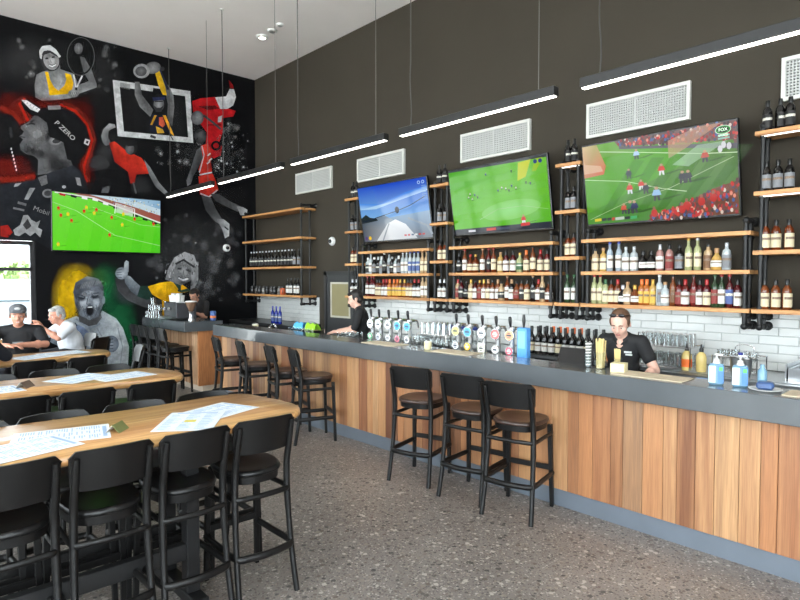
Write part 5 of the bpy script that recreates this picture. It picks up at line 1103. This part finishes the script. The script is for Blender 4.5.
P.stroke([(536,146),(570,128),(618,160)], 9, G(40)); P.stroke([(545,165),(562,168)], 5, G(34)); P.stroke([(580,170),(600,178)], 5, G(34)); P.stroke([(572,172),(568,192),(578,194)], 3, G(70)); P.stroke([(550,204),(568,214),(590,208)], 9, G(206)); P.stroke([(548,200),(568,209),(592,203)], 3, G(40))
done(P, 'painted_thumbs_up_man', 'long-haired man in yellow shirt with thumb up')
# ---------------------------------------------------------------- menus and cards on the tables
M_paper = mat('menu_paper', (218,226,232), .55, var=.04, vscale=20); M_ink = mat('menu_ink', (150,176,206), .6); M_inky = mat('menu_yellow', (220,206,90), .6)
def menu(x, y, rz, label, w=.297, h=.42, z=.985, yel=False):
    t = thing('menu', label, 'menu', (x, y, z), rz, 'paper menus on the slab tables')
    part('sheet', MB().box(-w/2,w/2,-h/2,h/2,0,.0015), M_paper, t); mb = MB(); rr = random.Random(int(x*100+y*1000))
    for cx in (-.09, .0, .09):
        yy = -h/2+.03
        while yy < h/2-.04: mb.box(cx-.038, cx-.038+rr.uniform(.03,.075), yy, yy+.005, .0015, .0019); yy += rr.choice((.011,.011,.022))
    mb.box(-.11,.11,h/2-.032,h/2-.014,.0015,.0019); part('print', mb, M_ink, t)
    if yel: part('highlight', MB().box(-.03,.03,-.03,.02,.0019,.0022), M_inky, t)
menu(-3.18, 1.50, .35, 'upper menu of the pair near the table end'); menu(-3.05, 1.30, .95, 'menu with yellow patch near the table end', z=.9875, yel=True)
menu(-3.20, .72, -.25, 'menu left on the slab beside the tent card'); menu(-3.05, .52, .25, 'menu overlapping another beside the tent card', z=.9875)
menu(-4.85, 1.52, .2, 'menu near the bar end of the middle table'); menu(-4.95, 1.25, .5, 'second menu on the middle table, overlapping', z=.9875); menu(-4.80, .62, .1, 'menu beside the folded card on the middle table')
menu(-6.78, 1.55, .15, 'menu on the table in front of the seated man'); menu(-6.62, 1.28, .4, 'menu overlapping in front of the seated man', z=.9875)
def tent(x, y, rz, label, c1, z=.985, s=1.0):
    t = thing('tent_card', label, 'tent card', (x, y, z), rz); h = .055*s; w = .05*s; l = .075*s
    a = MB().add([(-l,-w,0),(l,-w,0),(l,0,h),(-l,0,h),(-l,-w+.002,-.0),(l,-w+.002,0),(l,0,h-.003),(-l,0,h-.003)],[(0,1,2,3),(7,6,5,4),(0,4,5,1),(3,2,6,7),(0,3,7,4),(1,5,6,2)])
    b = MB().add([(-l,w,0),(l,w,0),(l,0,h),(-l,0,h),(-l,w-.002,0),(l,w-.002,0),(l,0,h-.003),(-l,0,h-.003)],[(3,2,1,0),(4,5,6,7),(1,5,4,0),(7,6,2,3),(4,7,3,0),(2,6,5,1)])
    part('front_leaf', a, mat('card_'+str(c1[0]), c1, .5), t); part('back_leaf', b, mat('card_white', (216,212,204), .5), t)
tent(-3.12, .95, 2.4, 'small olive green folded tent card on the slab table', (118,124,74), s=.72); tent(-4.82, .86, 2.5, 'small brown folded card on the middle table', (110,92,78), s=.8)
can(-7.0, 1.05, .03, .02, (40,40,42), 'small dark dish beside the seated man in the cap', .985)
# ---------------------------------------------------------------- people
def remesh(mb, name, m, voxel, smooth_it=6, parent=None):
    """one continuous skin over the overlapping volumes"""
    me = bpy.data.meshes.new(name); me.from_pydata(mb.v, [], mb.f)
    b = bmesh.new(); b.from_mesh(me); bmesh.ops.recalc_face_normals(b, faces=b.faces); b.to_mesh(me); b.free()
    o = bpy.data.objects.new(name, me); C.objects.link(o)
    r = o.modifiers.new('r', 'REMESH'); r.mode = 'VOXEL'; r.voxel_size = voxel
    s_ = o.modifiers.new('s', 'SMOOTH'); s_.factor = .5; s_.iterations = smooth_it
    dg = bpy.context.evaluated_depsgraph_get(); dg.update()
    me2 = bpy.data.meshes.new_from_object(o.evaluated_get(dg)); bpy.data.objects.remove(o)
    me2.materials.clear(); me2.materials.append(m); me2.polygons.foreach_set('use_smooth', [True]*len(me2.polygons)); me2.name = name
    return link(name, me2, parent)
class Body(MB):
    def limb(s, pts, rs):
        for (a, ra), (b, rb_) in zip(zip(pts, rs), zip(pts[1:], rs[1:])):
            s.cyl(a, b, ra, rb_, 14); s.ball(a, ra*1.0, n=14, m=10); s.ball(b, rb_*1.0, n=14, m=10)
        return s
def hand(bd, wrist, dirv, up, side):
    """palm, four unequal bent fingers and a thumb leaving the side of the palm"""
    w = Vector(wrist); d = Vector(dirv).normalized(); u = (Vector(up)-d*Vector(up).dot(d)).normalized(); r = d.cross(u)*side
    R_ = Matrix((r, d, u)).transposed().to_euler()
    bd.ball(w+d*.045, .040, .050, .017, 12, 8, R_)
    for k, (off, ln) in enumerate(((-.028,.062),(-.009,.074),(.010,.070),(.028,.055))):
        p0 = w+d*.08+r*off; p1 = p0+d*ln*.5-u*ln*.12; p2 = p1+d*ln*.38-u*ln*.38
        bd.limb([w+d*.05+r*off*.9, p0, p1, p2], [.0105,.010,.009,.0075])
    t0 = w+d*.025-r*.030; t1 = t0-r*.026+d*.028-u*.008; t2 = t1-r*.006+d*.03-u*.008
    bd.limb([t0, t1, t2], [.013,.011,.0085])
def person(label, loc, rz, P):
    """P: dict of joints in the figure's own frame (front is -Y), metres"""
    t = thing('person', label, 'person', loc, math.radians(rz)); V = Vector
    hip, ch, nk = V(P['hip']), V(P['chest']), V(P['neck']); hd = V(P['head']); sw = P.get('sw', .185)
    skin = mat('skin_'+P['skin'][0], P['skin'][1], .5, var=.06, vscale=12)
    def torso(mb, g=0.0, low=True):
        f = P.get('bs', 1.0); mb.ball(ch, .150*f+g, .100*f+g, .17+g, 18, 12, P.get('trot'))
        mid = (hip+ch)/2; mb.ball(mid, .140*f+g+P.get('belly',0), .098+g+P.get('belly',0)*1.3, .17+g, 18, 12, P.get('trot'))
        mb.ball(hip, .155+g, .110+g, .13+g, 18, 12)
        sl, sr = V(P['sl']), V(P['sr']); mb.limb([sl, (sl+sr)/2+V((0,0,.012)), sr], [.050*f+g*.7,.070*f+g*.6,.050*f+g*.7])
        m0 = (sl+sr)/2; mb.limb([m0, nk if not g else m0+(nk-m0)*.45], [.066, .053] if not g else [.068*f+g*.5, .060])
    b = Body(); torso(b)
    b.limb([nk, hd+V((0,.012,-.06))], [.052,.050])
    # head in its own frame: skull, jaw, brow, nose, lips, chin, ears
    HR = Euler(P.get('hrot', (0,0,0)), 'XYZ').to_matrix()
    def H(x, y, z): return hd + HR @ V((x, y, z))
    HE = Euler(P.get('hrot', (0,0,0)), 'XYZ')
    hb = b
    hb.ball(H(0,.012,.025), .074, .092, .086, 20, 14, HE); hb.ball(H(0,-.022,-.035), .058, .062, .072, 18, 12, HE); hb.ball(H(0,-.058,-.088), .024, .022, .018, 10, 8, HE)
    hb.ball(H(0,-.066,.018), .052, .022, .016, 12, 8, HE); hb.limb([H(0,-.078,.008), H(0,-.096,-.028)], [.0085,.0125]); hb.ball(H(0.011,-.086,-.032), .009); hb.ball(H(-.011,-.086,-.032), .009)
    hb.ball(H(0,-.077,-.058), .022, .010, .007, 10, 6, HE); hb.ball(H(0,-.076,-.069), .019, .010, .007, 10, 6, HE)
    for s in (-1, 1): hb.ball(H(s*.077,.012,-.008), .010, .020, .031, 10, 8, HE); hb.ball(H(s*.042,-.045,-.028), .022, .026, .026, 10, 8, HE)
    for sd, k in ((1, 'l'), (-1, 'r')):
        s0, e0, w0 = V(P['s'+k]), V(P['e'+k]), V(P['w'+k]); b.limb([s0, e0, w0], [.048,.039,.027]); b.ball(e0+(w0-e0)*.3, .042, .042, .05, 12, 8)
        hand(b, w0, P.get('d'+k) or (w0-e0), P.get('u'+k, (0,0,1)), sd)
    for s, k in ((1,'l'),(-1,'r')):
        hp = hip+V((s*.085,0,-.04)); kn = V(P['k'+k]); an = V(P['a'+k]); b.limb([hp, kn, an], [.086,.058,.040]); b.limb([an, an+V((0,-.13,-.045))], [.042,.032])
    if P.get('vneck'): b.ball(nk+V((0,-.040,-.075)), .036, .032, .060, 14, 10, (.35,0,0))
    body = remesh(b, 'body', skin, .0075, 5, t)
    # clothes
    sh = Body(); torso(sh, .014)
    for k in 'lr':
        s0, e0, w0 = V(P['s'+k]), V(P['e'+k]), V(P['w'+k]); L = P.get('sleeve', .75)
        sh.limb([s0, s0+(e0-s0)*min(L,1)], [.062,.056])
        if L > 1: sh.limb([e0, e0+(w0-e0)*(L-1)], [.055,.042])
    shirt = remesh(sh, 'shirt', mat('shirt_'+P['shirt'][0], P['shirt'][1], .8, var=.1, vscale=9), .009, 4, t)
    tr = Body(); tr.ball(hip+V((0,0,-.02)), .168, .122, .12, 18, 12)
    for s, k in ((1,'l'),(-1,'r')):
        hp = hip+V((s*.085,0,-.04)); kn = V(P['k'+k]); an = V(P['a'+k]); tr.limb([hp, kn, kn+(an-kn)*.9], [.098,.070,.058])
    remesh(tr, 'trousers', mat('trousers_dark', (38,40,48), .85), .011, 4, t)
    for s, k in ((1,'l'),(-1,'r')):
        an = V(P['a'+k]); part('shoe', MB().ball(an+V((0,-.06,-.055)), .05, .13, .045, 14, 10), mat('shoe_black', (24,24,25), .5), t, smooth=180)
    # hair
    hr = Body(); hc = mat('hair_'+P['hair'][0], P['hair'][1], .55, var=.3, vscale=40)
    hr.ball(H(0,.030,.043), .080, .088, .082, 20, 14, HE); hr.ball(H(0,.055,-.005), .070, .062, .080, 18, 12, HE)
    if P.get('fringe'): hr.ball(H(.01,-.042,.082), .058, .040, .026, 14, 8, HE)
    if P.get('bun'): hr.ball(H(0,.12,.03), .045, .045, .045, 14, 10)
    for s in (-1, 1): hr.ball(H(s*.072,.0,.02), .012, .03, .04, 10, 8, HE)
    remesh(hr, 'hair', hc, .006, 4, t)
    ew = mat('eye_white', (220,216,210), .2); ei = mat('iris_dark', (40,30,26), .2); br = mat('brow_'+P['hair'][0], tuple(int(c*.7) for c in P['hair'][1]), .8)
    for s in (-1, 1):
        ey = part('eye', MB().ball(H(s*.030,-.066,-.002), .0125, .0115, .0085 if not P.get('down') else .004, 12, 8, HE), ew, t, smooth=180)
        part('iris', MB().ball(H(s*.030,-.0755,-.003), .0055, .003, .0055, 10, 6, HE), ei, ey, smooth=180)
        part('eyebrow', MB().tube([H(s*.014,-.085,.022),H(s*.030,-.086,.027),H(s*.046,-.078,.022)], [.0035,.0045,.003], 6), br, t, smooth=60)
    part('lips', MB().ball(H(0,-.083,-.063), .021, .006, .0075, 12, 6, HE), mat('lips_'+P['skin'][0], (176,100,92), .5), t, smooth=180)
    if P.get('smile'): part('teeth', MB().ball(H(0,-.088,-.062), .017, .004, .0045, 12, 6, HE), ew, t, smooth=180)
    # collar
    if P.get('collar'):
        part('collar', MB().tube(curve3([nk+V((math.cos(a)*.066, math.sin(a)*.062+.0, -.02-.045*max(0,-math.sin(a))**3)) for a in [i*PI/6 for i in range(13)]], 2), .012, 8), MATS['shirt_'+P['shirt'][0]], t, smooth=60)
    return t, H, HE
BK = ('black', (26,26,28))
# barmaid: head bowed, sunglasses pushed up in her hair
t, H, HE = person('barmaid in black polo, sunglasses on her head, looking down behind the bar', (-2.345, 4.78, 0), 8, dict(bs=.86, vneck=True, hip=(0,.03,.88), chest=(0,0,1.13), neck=(0,-.03,1.265), head=(0,-.085,1.375), hrot=(.42,0,.05),
    sl=(.150,-.01,1.225), sr=(-.150,-.01,1.225), el=(.275,-.04,1.0), wl=(.21,-.26,.95), er=(-.285,-.08,1.03), wr=(-.33,-.32,1.04), dl=(-.3,-.9,-.15), dr=(.05,-1,-.2), kl=(.09,0,.48), kr=(-.09,0,.48), al=(.1,.03,.09), ar=(-.1,.03,.09),
    skin=('fair',(226,180,160)), shirt=BK, hair=('brown',(92,64,46)), bun=True, down=True, collar=True, sleeve=.58))
g = part('sunglasses', MB().ball(H(.034,-.046,.098), .028, .012, .017, 12, 8, HE).ball(H(-.034,-.046,.098), .028, .012, .017, 12, 8, HE).tube([H(.062,-.036,.094),H(.084,.01,.075),H(.08,.05,.05)], .004, 6).tube([H(-.062,-.036,.094),H(-.084,.01,.075),H(-.08,.05,.05)], .004, 6).tube([H(-.012,-.056,.098),H(.012,-.056,.098)], .004, 6), mat('lens_dark', (26,24,26), .08), t, smooth=60)
part('shirt_logo', MB().box(.045,.105,-.112,-.104,1.135,1.15).box(.055,.11,-.110,-.102,1.115,1.128), mat('print_white', (210,212,210), .6), t)
# young barman in profile
person('young barman with dark hair in black polo, working in profile', (-6.06, 4.92, 0), -40, dict(hip=(0,.05,.94), chest=(0,.0,1.20), neck=(0,-.03,1.365), head=(0,-.075,1.485), hrot=(.30,0,0),
    sl=(.165,-.01,1.315), sr=(-.165,-.01,1.315), el=(.20,-.08,1.08), wl=(.14,-.31,1.06), er=(-.20,-.06,1.08), wr=(-.14,-.30,1.05), kl=(.09,0,.50), kr=(-.09,0,.50), al=(.1,.03,.09), ar=(-.1,.03,.09),
    skin=('fair',(226,180,160)), shirt=BK, hair=('dark',(30,24,22)), fringe=True, down=True, collar=True, sleeve=.85))
# barista behind the coffee machine
person('dark-haired barista half hidden behind the coffee machine', (-10.08, 4.48, 0), 25, dict(hip=(0,.05,.94), chest=(0,-.02,1.20), neck=(0,-.06,1.36), head=(0,-.12,1.46), hrot=(.5,0,.1),
    sl=(.165,-.02,1.315), sr=(-.165,-.02,1.315), el=(.22,-.10,1.09), wl=(.14,-.26,1.16), er=(-.22,-.10,1.09), wr=(-.14,-.26,1.16), kl=(.09,0,.50), kr=(-.09,0,.50), al=(.1,.03,.09), ar=(-.1,.03,.09),
    skin=('tan',(190,140,116)), shirt=BK, hair=('dark',(30,24,22)), fringe=True, down=True, sleeve=.85))
SEAT = dict(kl=(.11,-.40,.70), kr=(-.11,-.40,.70), al=(.12,-.42,.36), ar=(-.12,-.42,.36))
# man in a cap, seated, facing the camera side
t, H, HE = person('smiling man in grey cap and black t-shirt seated at the table', (-7.66, 1.33, .035), 72, dict(hip=(0,.02,.80), chest=(0,-.04,1.02), neck=(0,-.07,1.19), head=(0,-.11,1.315), hrot=(.08,0,.12), belly=.03,
    sl=(.185,-.05,1.14), sr=(-.185,-.05,1.14), el=(.27,-.22,1.00), wl=(.05,-.42,1.02), er=(-.26,-.22,1.00), wr=(-.04,-.46,1.02), dl=(-1,-.3,0), dr=(1,-.3,0), skin=('ruddy',(206,146,122)), shirt=('black_tee',(24,24,27)), hair=('grey',(110,106,102)), smile=True, sleeve=.8, **SEAT))
part('cap', MB().ball(H(0,.012,.062), .086, .102, .068, 18, 10, HE), mat('cap_grey', (96,98,102), .8), t, smooth=180); part('cap_peak', MB().ball(H(0,-.11,.052), .064, .062, .008, 16, 8, HE), mat('cap_grey', (96,98,102), .8), t, smooth=180); part('cap_logo', MB().ball(H(0,-.084,.085), .030, .012, .016, 12, 6, HE), mat('logo_pale', (190,190,190), .7), t, smooth=180)
part('shirt_print', MB().box(-.05,.05,-.162,-.156,.98,1.03), mat('print_grey', (150,152,154), .7), t)
# grey-haired man in profile
person('grey-haired man in white shirt seated in profile by the mural', (-8.78, 2.12, .035), 8, dict(hip=(0,.02,.76), chest=(0,-.06,.98), neck=(0,-.12,1.13), head=(0,-.19,1.235), hrot=(.22,0,.1), belly=.03,
    sl=(.175,-.08,1.085), sr=(-.175,-.08,1.085), el=(.22,-.25,.95), wl=(.08,-.38,1.08), er=(-.22,-.25,.95), wr=(-.08,-.38,1.08), dl=(-.3,-.3,.7), dr=(.3,-.3,.7), skin=('ruddy',(206,146,122)), shirt=('white_shirt',(206,210,216)), hair=('silver',(176,174,170)), fringe=True, sleeve=.8, **SEAT))
# man in dark shirt with his back turned
person('man in dark shirt leaning on the table, back turned', (-6.12, .66, .035), -100, dict(hip=(0,.02,.80), chest=(0,-.05,1.02), neck=(0,-.10,1.18), head=(0,-.15,1.29), hrot=(.1,0,0), belly=.03,
    sl=(.19,-.06,1.13), sr=(-.19,-.06,1.13), el=(.27,-.24,1.01), wl=(.10,-.44,1.02), er=(-.30,-.20,1.01), wr=(-.22,-.44,1.02), dl=(-.6,-.7,0), dr=(.5,-.8,0), skin=('tan',(190,140,116)), shirt=('navy_tee',(30,32,40)), hair=('dark',(30,24,22)), sleeve=.85, **SEAT))
gS = 'stools under the seated men'
stool(-7.68, 1.33, 72-180, 'black stool the man in the cap sits on', gS, 'black'); stool(-8.78, 2.14, 188, 'black stool the grey-haired man sits on', gS, 'black'); stool(-6.10, .66, 80, 'black stool the man with his back turned sits on', gS, 'black')
